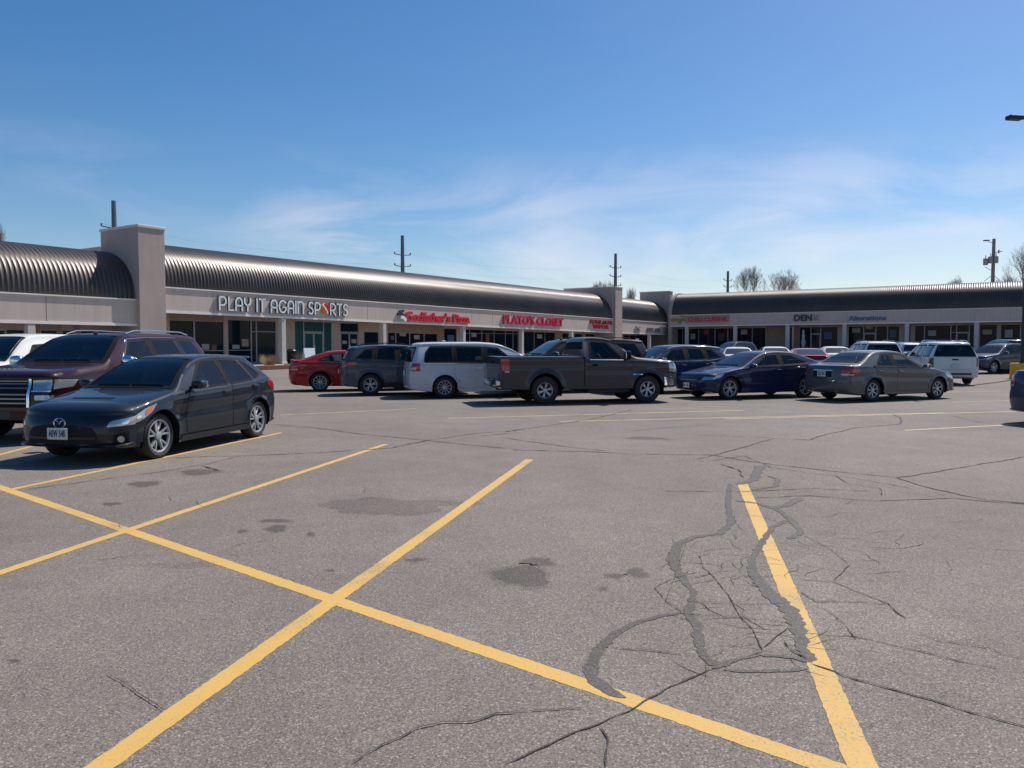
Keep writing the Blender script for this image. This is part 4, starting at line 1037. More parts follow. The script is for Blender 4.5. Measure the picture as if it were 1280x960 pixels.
    for ax in c.axles:
        for sg_ in (1, -1):
            wheel_parts(c, t, c.X0 - ax, sg_ * hw_, sg_, sp['spokes'], lod, sp['rw'], .22, sp['rim'], sp.get('rimmat', M_rim))
    if sp.get('spoiler'):
        z_, dd, wd_, dep = sp['spoiler']; m_ = MB(); m_.superell((c.X0 - dd, 0, z_), (dep, wd_, .024), 3.5, 28, 8); obj('spoiler', m_, pm, t, True)
    if sp.get('rails') and lod >= 0:
        for sg_ in (1, -1):
            m_ = MB(); a_, b_ = sp['rails']; pts = []
            for i in range(9):
                d = a_ + (b_ - a_) * i / 8; zt_ = c.ZT(d); p = Vector((c.X0 - d, sg_ * (c.W / 2 * .62), zt_ + (.045 if 0 < i < 8 else .0))); pts.append(p)
            m_.tube(pts, .016, 6); obj('roof_rail', m_, sp.get('railmat', M_trim), t, True)
    if sp.get('antenna'):
        m_ = MB(); p = Vector((c.X0 - sp['antenna'], 0, c.ZT(sp['antenna']))); m_.superell((p.x, 0, p.z + .02), (.07, .018, .03), 2.2); obj('antenna', m_, pm, t, True)
    if see:   # cabin
        m_ = MB(); b0 = sp['ws'][0] + .05; b1 = sp.get('cabend', L - .5); hwid = c.W / 2 - .16; fl = c.BELT(2.0)
        m_.box(c.X0 - b1, c.X0 - b0, -hwid, hwid, .30, fl - .42); m_.bbox(c.X0 - b0 - .42, c.X0 - b0 - .02, -hwid + .06, hwid - .06, fl - .42, fl - .02, .05)
        rows = sp.get('seats', [2.15, 3.05]); it = obj('interior', m_, M_int, t); 
        for sx_ in rows:
            for yy in (-.36, .36):
                s_ = MB(); x = c.X0 - sx_; s_.superell((x + .02, yy, fl - .34), (.26, .25, .10), 3); s_.superell((x - .24, yy, fl - .04), (.09, .24, .34), 2.8); s_.superell((x - .29, yy, fl + .35), (.055, .13, .10), 2.8)
                obj('seat', s_, M_intg if sp.get('lightseats') else M_int, t, True)
        s_ = MB(); x = c.X0 - b0 - .55; k = 20
        s_.tube([(x - .08 * math.sin(2 * math.pi * i / k), .36 + .18 * math.cos(2 * math.pi * i / k), fl + .0 + .17 * math.sin(2 * math.pi * i / k)) for i in range(k + 1)], .015, 6, cap=False); s_.superell((x, .36, fl), (.03, .07, .06), 2.5); obj('steering_wheel', s_, M_int, t, True)
    return t, c

def heading_rz(az): return R(90 - az)
def place(sp, wheel, px, py, az):
    """position so that the near front or rear tyre touches the ground at a picture point"""
    P = gp(px, py); h = Vector((math.sin(R(az)), math.cos(R(az)))); lf = Vector((-h.y, h.x))
    lx = sp['wb'] / 2 * (1 if wheel[0] == 'F' else -1); ly = (sp['W'] / 2 - .1) * (1 if wheel[1] == 'L' else -1)
    o = Vector((P.x, P.y)) - h * lx - lf * ly; return (o.x, o.y, gz(o.x, o.y))
def at_xy(x, y): return (x, y, gz(x, y))
def at_px(px, dist): r = ray(px, 433); return at_xy(r.x / r.y * dist, dist)

# ---- body shapes (d = distance behind the nose, z = height)
HATCH = dict(L=4.36, W=1.77, wb=2.64, fo=.92, rw=.325, rim=.238, zb=.17, df=.40, dr=.30, pf=.13, pr=.09, tum=.40, nF=2.35,
    top=[(.10, .72), (.30, .80), (.60, .865), (.95, .915), (1.15, .945), (1.30, .975), (1.65, 1.19), (2.05, 1.385), (2.35, 1.45), (2.8, 1.475), (3.3, 1.465), (3.6, 1.43), (3.78, 1.39), (4.2, 1.2)],
    tin=[(0, .20), (.45, .17), (.9, .09), (1.4, .05), (2.2, .08), (3.9, .08), (4.4, .09)],
    rear=[(.2, 4.24), (.35, 4.33), (.6, 4.36), (.85, 4.33), (1.0, 4.26), (1.15, 4.08), (1.30, 3.89), (1.42, 3.74)],
    front=[(.15, .16), (.28, .04), (.40, .01), (.52, .02), (.62, .05), (.70, .10), (.78, .19)],
    belt=[(.2, .70), (.9, .85), (1.4, .905), (2.5, .94), (3.5, .995), (4.2, 1.04)],
    ws=(1.33, 2.18), rg=('R', 1.09, 1.31, .68, 1),
    win=[([(1.66, .955), (2.26, 1.375), (2.68, 1.40), (2.68, .965)], 0), ([(2.76, .97), (2.76, 1.40), (3.26, 1.375), (3.44, 1.02)], 0), ([(3.52, 1.04), (3.35, 1.36), (3.50, 1.32), (3.76, 1.11)], 1)],
    doors=[([(1.52, .30), (1.47, .60), (1.60, .93), (2.70, .965), (2.72, .30)], 2.55, .87), ([(2.745, .30), (2.745, .965), (3.66, 1.02), (3.55, .72), (3.30, .55), (3.24, .30)], 3.45, .92)],
    mir=(1.70, .965), ms=(.10, .105, .070), spokes=(5, .036, .24), spoiler=(1.41, 3.79, .55, .17), lightseats=False, seats=[2.2, 3.1], cabend=3.9,
    plates=[('F', .44, 'AEW 548', 0)],
    feat=[('bonnet_scoop', M_blk, 'T', rpoly([(.60, -.34), (.66, -.36), (.70, .36), (.60, .34)], .02), .004, 0),
          ('headlamp', M_head, 'F', rpoly([(.525, .62), (.60, .66), (.665, 1.0), (.545, 1.0)], .02), .006, 1),
          ('headlamp', M_head, 'side', rpoly([(.30, .545), (.42, .655), (.62, .745), (.84, .80), (.70, .68), (.50, .575)], .015), .006, 1),
          ('reflector', M_chr, 'side', rpoly([(.44, .585), (.44, .645), (.52, .655), (.52, .60)], .03), .010, 1), ('reflector', M_chr, 'F', rpoly([(.555, .80), (.555, .88), (.61, .88), (.61, .80)], .02), .010, 1),
          ('indicator', M_amber, 'side', rpoly([(.58, .64), (.62, .725), (.80, .785), (.70, .695)], .01), .010, 1),
          ('bonnet_seam', M_seam, 'T', [(.42, -.9), (.428, -.9), (.428, .9), (.42, .9)], .003, 0),
          ('air_intake', M_seam, 'F', rpoly([(.22, -.50), (.30, -.62), (.52, -.45), (.555, -.2), (.555, .2), (.52, .45), (.30, .62), (.22, .50)], .02), .003, 0),
          ('bumper_bar', None, 'F', [(.365, -.5), (.395, -.5), (.395, .5), (.365, .5)], .012, 0),
          ('side_intake', M_blk, 'F', rpoly([(.28, .70), (.42, .72), (.46, .92), (.30, .90)], .02), .004, 1),
          ('fog_lamp', M_head, 'F', [(.36 + .042 * math.cos(k * math.pi / 8), .80 + .042 * math.sin(k * math.pi / 8)) for k in range(16)], .014, 1),
          ('bumper_seam', M_seam, 'F', [(.610, -.6), (.617, -.6), (.617, .6), (.610, .6)], .003, 0),
          ('tail_lamp', M_tail, 'R', rpoly([(.84, .74), (.86, 1.0), (1.0, 1.0), (.99, .76)], .02), .008, 1),
          ('tail_lamp', M_tail, 'side', rpoly([(3.89, .92), (3.89, .98), (4.05, 1.04), (4.08, .84), (4.01, .85)], .02), .008, 1),
          ('sill_skirt', None, 'side', [(1.36, .20), (1.36, .285), (3.22, .285), (3.22, .20)], .022, 1)])
SEDAN = dict(L=4.81, W=1.80, wb=2.72, fo=.97, rw=.325, rim=.215, zb=.18, df=.36, dr=.34, pf=.11, pr=.09, tum=.42, nF=2.5, nR=2.9,
    top=[(.12, .74), (.4, .84), (.9, .93), (1.35, 1.0), (1.7, 1.17), (2.05, 1.36), (2.35, 1.46), (2.8, 1.492), (3.3, 1.465), (3.65, 1.36), (4.0, 1.18), (4.22, 1.095), (4.5, 1.07), (4.72, 1.05)],
    tin=[(0, .18), (.4, .15), (.9, .08), (1.3, .05), (2.2, .08), (3.4, .08), (4.2, .05), (4.7, .06)],
    rear=[(.2, 4.66), (.35, 4.78), (.55, 4.81), (.75, 4.79), (.95, 4.76), (1.05, 4.72)],
    front=[(.15, .12), (.3, .02), (.5, .0), (.62, .04), (.74, .14)],
    belt=[(.2, .70), (1.0, .88), (1.5, .94), (3.0, .98), (3.9, 1.02), (4.7, 1.0)],
    ws=(1.42, 2.15), rg=('T', 3.52, 4.12, .82, 0),
    win=[([(1.70, .97), (2.32, 1.37), (2.72, 1.395), (2.72, .985)], 0), ([(2.80, .985), (2.80, 1.395), (3.15, 1.38), (3.52, 1.10), (3.50, 1.0)], 0), ([(3.57, 1.01), (3.57, 1.07), (3.72, 1.01)], 0)],
    doors=[([(1.52, .30), (1.48, .6), (1.60, .925), (2.74, .965), (2.76, .30)], 2.60, .86), ([(2.785, .30), (2.785, .965), (3.62, .99), (3.58, .72), (3.36, .52), (3.30, .30)], 3.45, .88)],
    mir=(1.66, .96), ms=(.09, .10, .065), spokes=(7, .05, 0), seats=[2.2, 3.1], lightseats=True, cabend=3.8,
    plates=[('R', .80, 'GOZ 418', 0)],
    feat=[('headlamp', M_head, 'F', rpoly([(.58, .58), (.70, .62), (.73, 1.0), (.62, 1.0)], .02), .006, 1), ('headlamp', M_head, 'side', rpoly([(.34, .63), (.42, .74), (.72, .80), (.60, .68)], .02), .006, 1),
          ('grille', M_trim, 'F', rpoly([(.52, -.4), (.66, -.46), (.66, .46), (.52, .4)], .02), .004, 0), ('grille_bar', M_chr, 'F', [(.58, -.4), (.59, -.4), (.59, .4), (.58, .4)], .010, 0),
          ('air_intake', M_blk, 'F', rpoly([(.24, -.6), (.38, -.55), (.38, .55), (.24, .6)], .02), .004, 0),
          ('tail_lamp', M_tail, 'R', rpoly([(.78, .60), (.80, 1.0), (1.0, 1.0), (1.0, .66)], .02), .008, 1), ('tail_lamp', M_tail, 'side', rpoly([(4.20, .95), (4.44, 1.0), (4.47, .78), (4.36, .80)], .02), .008, 1),
          ('reverse_lamp', M_tailw, 'R', rpoly([(.77, .64), (.77, .98), (.81, .98), (.81, .64)], .01), .010, 1),
          ('boot_trim', M_chr, 'R', [(.895, -.36), (.912, -.36), (.912, .36), (.895, .36)], .014, 0), ('bumper_seam', M_seam, 'R', [(.665, -.95), (.675, -.95), (.675, .95), (.665, .95)], .003, 0),
          ('boot_recess', M_seam, 'R', rpoly([(.71, -.33), (.71, .33), (.88, .33), (.88, -.33)], .02), .002, 0),
          ('side_moulding', None, 'side', [(1.56, .50), (1.56, .56), (3.28, .56), (3.28, .50)], .012, 1)])
def vary(base, **kw):
    d = dict(base); d.update(kw); return d
COUPE = vary(SEDAN, L=4.87, W=1.85, wb=2.85, fo=.93, rw=.335, rim=.235, taper=.03,
    top=[(.12, .72), (.4, .82), (.9, .91), (1.3, .97), (1.7, 1.15), (2.1, 1.34), (2.45, 1.44), (2.9, 1.47), (3.4, 1.44), (3.9, 1.30), (4.3, 1.16), (4.55, 1.11), (4.78, 1.09)],
    rear=[(.2, 4.70), (.35, 4.82), (.55, 4.86), (.8, 4.84), (1.0, 4.80), (1.1, 4.74)], belt=[(.2, .68), (1.0, .88), (1.5, .93), (3.0, 1.0), (4.0, 1.05), (4.8, 1.03)],
    ws=(1.38, 2.2), rg=('T', 3.55, 4.28, .80, 0),
    win=[([(1.72, .97), (2.38, 1.355), (2.82, 1.38), (2.82, .995)], 0), ([(2.90, .995), (2.90, 1.38), (3.30, 1.355), (3.82, 1.14), (3.75, 1.045)], 0)],
    doors=[([(1.50, .30), (1.46, .6), (1.60, .92), (2.84, .97), (2.86, .30)], 2.70, .88), ([(2.885, .30), (2.885, .97), (3.80, 1.02), (3.72, .74), (3.46, .55), (3.40, .30)], 3.62, .93)],
    spokes=(5, .035, .22), spoiler=(1.115, 4.72, .60, .07), plates=[('F', .42, 'H', 0), ('R', .75, '', 0)], lightseats=False, cabend=3.9)
SUVS = dict(bp=2, L=4.52, W=1.84, wb=2.69, fo=.88, rw=.355, rim=.225, zb=.24, df=.34, dr=.26, pf=.10, pr=.07, tum=.30, nF=2.6, nR=3.0,
    top=[(.12, .90), (.35, 1.0), (.8, 1.06), (1.2, 1.11), (1.55, 1.30), (1.95, 1.53), (2.25, 1.63), (2.8, 1.665), (3.5, 1.65), (4.05, 1.60), (4.3, 1.55), (4.45, 1.4)],
    tin=[(0, .16), (.4, .13), (.9, .08), (1.2, .06), (2.0, .09), (4.4, .10)],
    rear=[(.25, 4.42), (.4, 4.50), (.6, 4.52), (.9, 4.50), (1.1, 4.45), (1.3, 4.36), (1.55, 4.22), (1.65, 4.15)], front=[(.2, .1), (.35, .02), (.55, 0), (.75, .03), (.88, .10)],
    belt=[(.2, .84), (1.0, 1.0), (1.5, 1.05), (3.0, 1.10), (4.2, 1.17)], ws=(1.24, 2.05), rg=('R', 1.14, 1.50, .72, 1),
    win=[([(1.62, 1.09), (2.15, 1.52), (2.62, 1.56), (2.62, 1.10)], 0), ([(2.72, 1.105), (2.72, 1.56), (3.32, 1.55), (3.42, 1.13)], 1), ([(3.50, 1.14), (3.43, 1.54), (3.72, 1.52), (4.05, 1.20)], 1)],
    doors=[([(1.42, .36), (1.38, .7), (1.50, 1.04), (2.64, 1.075), (2.66, .36)], 2.5, .96), ([(2.69, .36), (2.69, 1.075), (3.55, 1.11), (3.48, .85), (3.25, .65), (3.20, .36)], 3.4, 1.0)],
    mir=(1.58, 1.07), ms=(.10, .11, .085), spokes=(5, .045, .2), seats=[2.1, 3.0], cabend=4.0, rails=(2.3, 3.9), antenna=3.9,
    plates=[('R', .78, '', 0), ('F', .5, '', 0)],
    feat=[('headlamp', M_head, 'F', rpoly([(.74, .55), (.80, .60), (.87, 1.0), (.78, 1.0)], .02), .006, 1), ('headlamp', M_head, 'side', rpoly([(.34, .79), (.40, .87), (.78, .93), (.6, .84)], .02), .006, 1),
          ('grille', M_trim, 'F', rpoly([(.60, -.45), (.78, -.5), (.78, .5), (.60, .45)], .02), .004, 0), ('grille_bar', M_chr, 'F', [(.68, -.45), (.70, -.45), (.70, .45), (.68, .45)], .010, 0),
          ('air_intake', M_blk, 'F', rpoly([(.30, -.7), (.46, -.65), (.46, .65), (.30, .7)], .02), .004, 0),
          ('tail_lamp', M_tail, 'R', rpoly([(.92, .66), (.95, 1.0), (1.09, 1.0), (1.09, .70)], .02), .008, 1), ('tail_lamp', M_tail, 'side', rpoly([(4.00, 1.04), (4.00, 1.10), (4.20, 1.10), (4.24, .93), (4.12, .93)], .02), .008, 1),
          ('rear_bumper', M_trim, 'R', [(.34, -1), (.50, -1), (.50, 1), (.34, 1)], .006, 0),
          ('sill_cladding', M_trim, 'side', [(1.34, .30), (1.34, .42), (3.12, .42), (3.12, .30)], .012, 1)])
SUVB = vary(SUVS, bp=0, L=4.88, W=1.90, wb=2.87, fo=.90, rw=.37, rim=.215, tum=.22, nF=3.2, nR=4.5, df=.28, dr=.20, nT=4.2,
    top=[(.10, 1.05), (.3, 1.10), (.9, 1.14), (1.35, 1.20), (1.75, 1.48), (2.1, 1.70), (2.4, 1.775), (3.0, 1.80), (3.8, 1.79), (4.5, 1.76), (4.68, 1.73), (4.8, 1.6)],
    rear=[(.25, 4.80), (.4, 4.87), (.6, 4.88), (1.05, 4.86), (1.2, 4.84), (1.6, 4.74), (1.75, 4.68)], front=[(.25, .06), (.4, 0), (.8, .02), (1.0, .08)],
    belt=[(.2, 1.0), (1.0, 1.07), (2.0, 1.12), (4.7, 1.13)], ws=(1.38, 2.18), rg=('R', 1.16, 1.64, .82, 1),
    win=[([(1.72, 1.15), (2.24, 1.63), (2.72, 1.66), (2.72, 1.15)], 0), ([(2.82, 1.15), (2.82, 1.66), (3.42, 1.66), (3.52, 1.15)], 1), ([(3.66, 1.15), (3.62, 1.66), (4.42, 1.64), (4.50, 1.15)], 1)],
    doors=[([(1.52, .4), (1.48, .7), (1.55, 1.09), (2.74, 1.11), (2.76, .4)], 2.6, 1.0), ([(2.79, .4), (2.79, 1.11), (3.60, 1.11), (3.55, .88), (3.36, .7), (3.32, .4)], 3.5, 1.0)],
    mir=(1.68, 1.13), ms=(.09, .11, .10), rails=(2.3, 4.4), cabend=4.5, spokes=(5, .06, 0), antenna=None,
    plates=[('R', .78, '', 0)],
    feat=[('headlamp', M_head, 'F', rpoly([(.80, .55), (.95, .55), (.95, 1.0), (.80, 1.0)], .02), .006, 1), ('grille', M_trim, 'F', rpoly([(.70, -.5), (.96, -.5), (.96, .5), (.70, .5)], .02), .004, 0),
          ('tail_lamp', M_taild, 'R', rpoly([(.74, .78), (.74, 1.0), (1.11, 1.0), (1.11, .78)], .02), .008, 1), ('tail_lamp', M_taild, 'side', rpoly([(4.56, .74), (4.56, 1.11), (4.66, 1.11), (4.67, .74)], .01), .008, 1),
          ('rear_bumper', M_trim, 'R', [(.42, -.92), (.50, -.92), (.50, .92), (.42, .92)], .014, 0), ('tailgate_seam', M_seam, 'R', [(.63, -.86), (.64, -.86), (.64, .86), (.63, .86)], .003, 0),
          ('tailgate_handle', M_blk, 'R', rpoly([(1.02, -.12), (1.02, .12), (1.07, .12), (1.07, -.12)], .01), .012, 0)])
SUVF = vary(SUVB, bp=1, L=5.69, W=2.04, wb=3.30, fo=1.0, rw=.40, rim=.27, zb=.26, tum=.24,
    top=[(.10, 1.12), (.3, 1.20), (.9, 1.25), (1.45, 1.30), (1.85, 1.55), (2.25, 1.79), (2.6, 1.855), (3.3, 1.875), (4.5, 1.865), (5.2, 1.84), (5.4, 1.81), (5.55, 1.7)],
    rear=[(.25, 5.6), (.4, 5.68), (.6, 5.69), (1.1, 5.66), (1.3, 5.62), (1.7, 5.48), (1.85, 5.42)], belt=[(.2, 1.06), (1.0, 1.15), (2.0, 1.20), (5.5, 1.22)],
    ws=(1.50, 2.34), rg=('R', 1.26, 1.72, .82, 1), handle=M_chr,
    win=[([(1.92, 1.23), (2.42, 1.72), (3.02, 1.76), (3.02, 1.24)], 0), ([(3.12, 1.24), (3.12, 1.76), (3.98, 1.76), (4.08, 1.24)], 1), ([(4.22, 1.24), (4.14, 1.76), (5.05, 1.73), (5.25, 1.26)], 1)],
    chromeline=[(1.90, 1.222), (2.41, 1.735), (3.0, 1.775), (4.02, 1.775), (4.12, 1.23), (1.90, 1.222)],
    doors=[([(1.72, .42), (1.68, .8), (1.78, 1.16), (3.04, 1.19), (3.06, .42)], 2.9, 1.08), ([(3.09, .42), (3.09, 1.19), (4.10, 1.19), (4.05, .95), (3.86, .8), (3.80, .42)], 3.98, 1.08)],
    mir=(1.86, 1.22), ms=(.10, .13, .11), mirmat=M_chr, rails=(2.5, 5.0), railmat=M_chr, spokes=(6, .05, .14), seats=[2.5, 3.5, 4.4], cabend=5.2, antenna=2.5,
    plates=[],
    feat=[('headlamp', M_head, 'F', rpoly([(.88, .62), (1.04, .60), (1.06, 1.0), (.90, 1.0)], .02), .006, 1), ('headlamp', M_head, 'side', rpoly([(.28, .90), (.30, 1.05), (.72, 1.04), (.60, .92)], .02), .006, 1),
          ('lamp_blade', M_chr, 'F', rpoly([(.855, .60), (.855, 1.0), (.88, 1.0), (.88, .60)], .005), .012, 1),
          ('grille', M_blk, 'F', rpoly([(.60, -.57), (1.06, -.57), (1.06, .57), (.60, .57)], .04), .006, 0)]
        + [('grille_bar', M_smoke, 'F', [(z_, -.54), (z_ + .022, -.54), (z_ + .022, .54), (z_, .54)], .022, 0) for z_ in (.66, .73, .80, .90, .97, 1.02)]
        + [('grille_surround', M_chr, 'F', rpoly([(.60, .55), (.60, .59), (1.07, .59), (1.07, .55)], .015), .02, 1), ('bumper_trim', M_trim, 'F', rpoly([(.36, -1), (.54, -1), (.54, 1), (.36, 1)], .02), .004, 0), ('bumper_trim', M_chr, 'F', rpoly([(.565, .66), (.565, .98), (.58, .98), (.58, .66)], .004), .012, 1),
           ('fog_lamp', M_head, 'F', rpoly([(.72, .66), (.72, .90), (.80, .93), (.80, .66)], .02), .010, 1), ('tail_lamp', M_tail, 'R', rpoly([(.85, .84), (.85, 1.0), (1.22, 1.0), (1.22, .84)], .02), .008, 1),
           ('sill_cladding', M_trim, 'side', [(1.5, .36), (1.5, .44), (3.8, .44), (3.8, .36)], .014, 1)])
TAHOE = vary(SUVF, L=5.16, wb=2.95,
    top=[(.10, 1.12), (.3, 1.20), (.9, 1.25), (1.45, 1.30), (1.85, 1.55), (2.25, 1.79), (2.6, 1.855), (3.2, 1.875), (4.1, 1.865), (4.7, 1.84), (4.88, 1.81), (5.02, 1.7)],
    rear=[(.25, 5.07), (.4, 5.15), (.6, 5.16), (1.1, 5.13), (1.3, 5.09), (1.7, 4.95), (1.85, 4.89)], belt=[(.2, 1.06), (1.0, 1.15), (2.0, 1.20), (5.0, 1.22)],
    win=[([(1.92, 1.23), (2.42, 1.72), (3.00, 1.76), (3.00, 1.24)], 0), ([(3.10, 1.24), (3.10, 1.76), (3.92, 1.76), (4.02, 1.24)], 1), ([(4.14, 1.24), (4.07, 1.76), (4.60, 1.73), (4.78, 1.26)], 1)],
    doors=[([(1.72, .42), (1.68, .8), (1.78, 1.16), (3.02, 1.19), (3.04, .42)], 2.9, 1.08), ([(3.07, .42), (3.07, 1.19), (4.05, 1.19), (3.98, 1.0), (3.70, .85), (3.52, .42)], 3.85, 1.08)],
    rails=(2.5, 4.6), cabend=4.7, seats=[2.5, 3.4])
VAN = vary(SUVS, L=5.14, W=1.95, wb=3.08, fo=.95, rw=.34, rim=.222, zb=.19, df=.36, dr=.24, tum=.24, nT=4.0, nR=3.6,
    top=[(.12, .84), (.35, .95), (.8, 1.03), (1.1, 1.10), (1.6, 1.40), (2.05, 1.62), (2.4, 1.71), (3.0, 1.745), (4.2, 1.74), (4.7, 1.72), (4.9, 1.69), (5.05, 1.55)],
    rear=[(.2, 5.02), (.35, 5.12), (.6, 5.14), (1.0, 5.10), (1.2, 5.05), (1.55, 4.93), (1.7, 4.86)], belt=[(.2, .80), (1.0, .98), (1.6, 1.05), (4.9, 1.08)],
    ws=(1.14, 2.1), rg=('R', 1.12, 1.58, .78, 1),
    win=[([(1.75, 1.09), (2.28, 1.55), (2.72, 1.60), (2.72, 1.09)], 0), ([(2.80, 1.09), (2.80, 1.60), (3.68, 1.61), (3.68, 1.09)], 1), ([(3.74, 1.09), (3.74, 1.61), (4.45, 1.60), (4.60, 1.42), (4.66, 1.10)], 1)],
    chromeline=[(1.7, 1.075), (4.68, 1.085)],
    doors=[([(1.55, .32), (1.50, .7), (1.62, 1.03), (2.74, 1.05), (2.76, .32)], 2.62, .92), ([(2.79, .32), (2.79, 1.05), (3.72, 1.05), (3.72, .75), (3.66, .6), (3.6, .32)], 2.95, .92)],
    mir=(1.70, 1.07), rails=None, seats=[2.2, 3.1, 4.0], cabend=4.7, spokes=(11, .030, 0),
    feat=[('tail_lamp', M_tail, 'R', rpoly([(.84, .80), (.84, 1.0), (1.08, 1.0), (1.08, .80)], .02), .008, 1), ('tail_lamp', M_tail, 'side', rpoly([(4.78, .84), (4.78, 1.08), (4.875, 1.08), (4.89, .84)], .01), .008, 1), ('reverse_lamp', M_tailw, 'R', rpoly([(.88, .84), (.88, .97), (.96, .97), (.96, .84)], .01), .012, 1),
          ('bumper_seam', M_seam, 'R', [(.60, -.9), (.61, -.9), (.61, .9), (.60, .9)], .003, 0), ('headlamp', M_head, 'F', rpoly([(.62, .55), (.80, .60), (.84, 1.0), (.66, 1.0)], .02), .006, 1),
          ('grille', M_trim, 'F', rpoly([(.60, -.45), (.74, -.5), (.74, .5), (.60, .45)], .02), .004, 0)])
TRUCK = dict(L=5.25, W=2.03, wb=3.02, fo=.97, rw=.392, rim=.222, zb=.40, gap=.085, df=.22, dr=.12, pf=.07, pr=.01, tum=.26, nF=3.6, nR=7, nT=4.0, rise=.02, flare=.035, el=.9,
    top=[(.08, 1.12), (.25, 1.21), (.9, 1.27), (1.30, 1.31), (1.65, 1.55), (1.98, 1.79), (2.25, 1.855), (2.5, 1.87), (2.74, 1.85), (2.83, 1.80), (2.89, 1.45), (2.915, 1.345), (3.05, 1.335), (5.15, 1.335), (5.24, 1.32)],
    tin=[(0, .07), (1.3, .06), (2.1, .08), (2.8, .08), (2.91, .03), (5.2, .025)],
    rear=[(.4, 5.20), (.6, 5.245), (1.0, 5.25), (1.33, 5.235)], front=[(.35, .08), (.5, 0), (.7, -.01), (.95, .0), (1.1, .05), (1.2, .10)],
    belt=[(.1, 1.10), (1.0, 1.18), (2.0, 1.21), (2.76, 1.22), (2.91, 1.36), (5.2, 1.36)], ws=(1.34, 2.06), rg=('T', 2.838, 2.882, .86, 1),
    win=[([(1.70, 1.235), (2.12, 1.73), (2.60, 1.765), (2.66, 1.72), (2.66, 1.245)], 0)],
    doors=[([(1.52, .50), (1.47, .8), (1.52, 1.19), (2.72, 1.205), (2.74, .50)], 2.56, 1.08)], handle=M_blk,
    mir=(1.66, 1.24), ms=(.09, .11, .13), mirmat=M_blk, spokes=(6, .045, .12), rimmat=mat('dull_alloy_rim', (.42, .43, .46), .3, .8), seats=[2.25], cabend=2.72, bed=(3.02, 5.10, .84),
    plates=[('R', .60, '', 0)], chromeline=None,
    feat=[('cab_gap', M_seam, 'side', [(2.85, .52), (2.85, 1.32), (2.885, 1.32), (2.885, .52)], .003, 1),
          ('headlamp', M_head, 'F', rpoly([(.88, .66), (1.13, .66), (1.13, 1.0), (.88, 1.0)], .02), .008, 1), ('headlamp', M_head, 'side', rpoly([(.215, .90), (.215, 1.12), (.34, 1.12), (.32, .9)], .01), .008, 1),
          ('grille', M_chr, 'F', rpoly([(.80, -.6), (1.14, -.6), (1.14, .6), (.80, .6)], .02), .010, 0), ('front_bumper', M_chr, 'F', [(.50, -1), (.74, -1), (.74, 1), (.50, 1)], .04, 0), ('front_bumper', M_chr, 'side', [(.20, .50), (.20, .73), (.50, .73), (.50, .50)], .03, 1),
          ('tail_lamp', M_tail, 'side', rpoly([(5.01, .94), (5.01, 1.26), (5.135, 1.26), (5.135, .94)], .01), .012, 1), ('reverse_lamp', M_tailw, 'side', rpoly([(5.01, .89), (5.01, .935), (5.135, .935), (5.135, .89)], .01), .012, 1),
          ('tail_lamp', M_tail, 'R', rpoly([(.94, .88), (.94, 1.0), (1.26, 1.0), (1.26, .88)], .01), .010, 1), ('tailgate_seam', M_seam, 'R', [(.70, -.86), (.712, -.86), (.712, .86), (.70, .86)], .003, 0),
          ('badge', M_chr, 'side', [(1.16, .80), (1.16, .83), (1.42, .83), (1.42, .80)], .008, 1), ('window_strip', M_chr, 'side', [(1.68, 1.205), (1.68, 1.228), (2.70, 1.236), (2.70, 1.213)], .012, 1), ('tailgate_handle', M_blk, 'R', rpoly([(1.12, -.1), (1.12, .1), (1.2, .1), (1.2, -.1)], .01), .012, 0)])

P_grey = paint('dark_graphite_paint', (0.012, 0.017, 0.026), .5)
P_mar = paint('maroon_paint', (0.022, 0.0015, 0.004), .3)
P_wht = paint('white_paint', (0.62, 0.62, 0.60), 0.0)
P_red = paint('red_paint', (0.30, 0.006, 0.012), .2)
P_slate = paint('slate_grey_paint', (0.050, 0.063, 0.085), .5)
P_sil = paint('silver_paint', (0.50, 0.52, 0.54), .4)
P_brn = paint('brown_grey_paint', (0.042, 0.038, 0.044), .5)
P_navy = paint('navy_paint', (0.006, 0.016, 0.06), .4)
P_blue = paint('deep_blue_paint', (0.008, 0.030, 0.085), .4)
P_black = paint('black_paint', (0.012, 0.013, 0.016), .3)
P_camry = paint('grey_green_paint', (0.095, 0.098, 0.105), .5)
P_crim = paint('crimson_paint', (0.22, 0.008, 0.02), .3)

VEH = {}
def car_at(key, name, label, cat, sp, pm, loc, az, lod):
    VEH[key] = build_car(name, label, cat, sp, pm, loc, heading_rz(az), lod); return VEH[key]

car_at('mazda', 'parked_car', 'dark graphite hatchback with alloy wheels and bonnet scoop, nearest car at the left', 'car', HATCH, P_grey, place(HATCH, 'FL', 196, 573, 191.8), 191.8, 2)
car_at('sub', 'parked_suv', 'large maroon SUV with chrome grille and chrome mirrors behind the graphite hatchback', 'SUV', TAHOE, P_mar, place(HATCH, 'FL', 196, 573, 190.8), 188.8, 1)
car_at('truck', 'pickup_truck', 'brown grey single cab pickup truck with an empty bed', 'pickup truck', TRUCK, P_brn, place(TRUCK, 'FR', 808.5, 503.4, 76.5), 76.5, 1)
car_at('camry', 'parked_car', 'smoke grey saloon with plate on its boot, right of the navy car', 'car', SEDAN, P_camry, place(SEDAN, 'RR', 1089, 502, 66), 66, 1)
car_at('van', 'minivan', 'silver minivan between the slate SUV and the pickup truck', 'minivan', VAN, P_sil, place(VAN, 'RR', 555.6, 498, 75), 75, 1)
car_at('escape', 'parked_suv', 'slate grey compact SUV with roof rails beside the silver minivan', 'SUV', vary(SUVS, spokes=(5, .04, .2)), P_slate, place(SUVS, 'RR', 463, 494.5, 75), 75, 1)
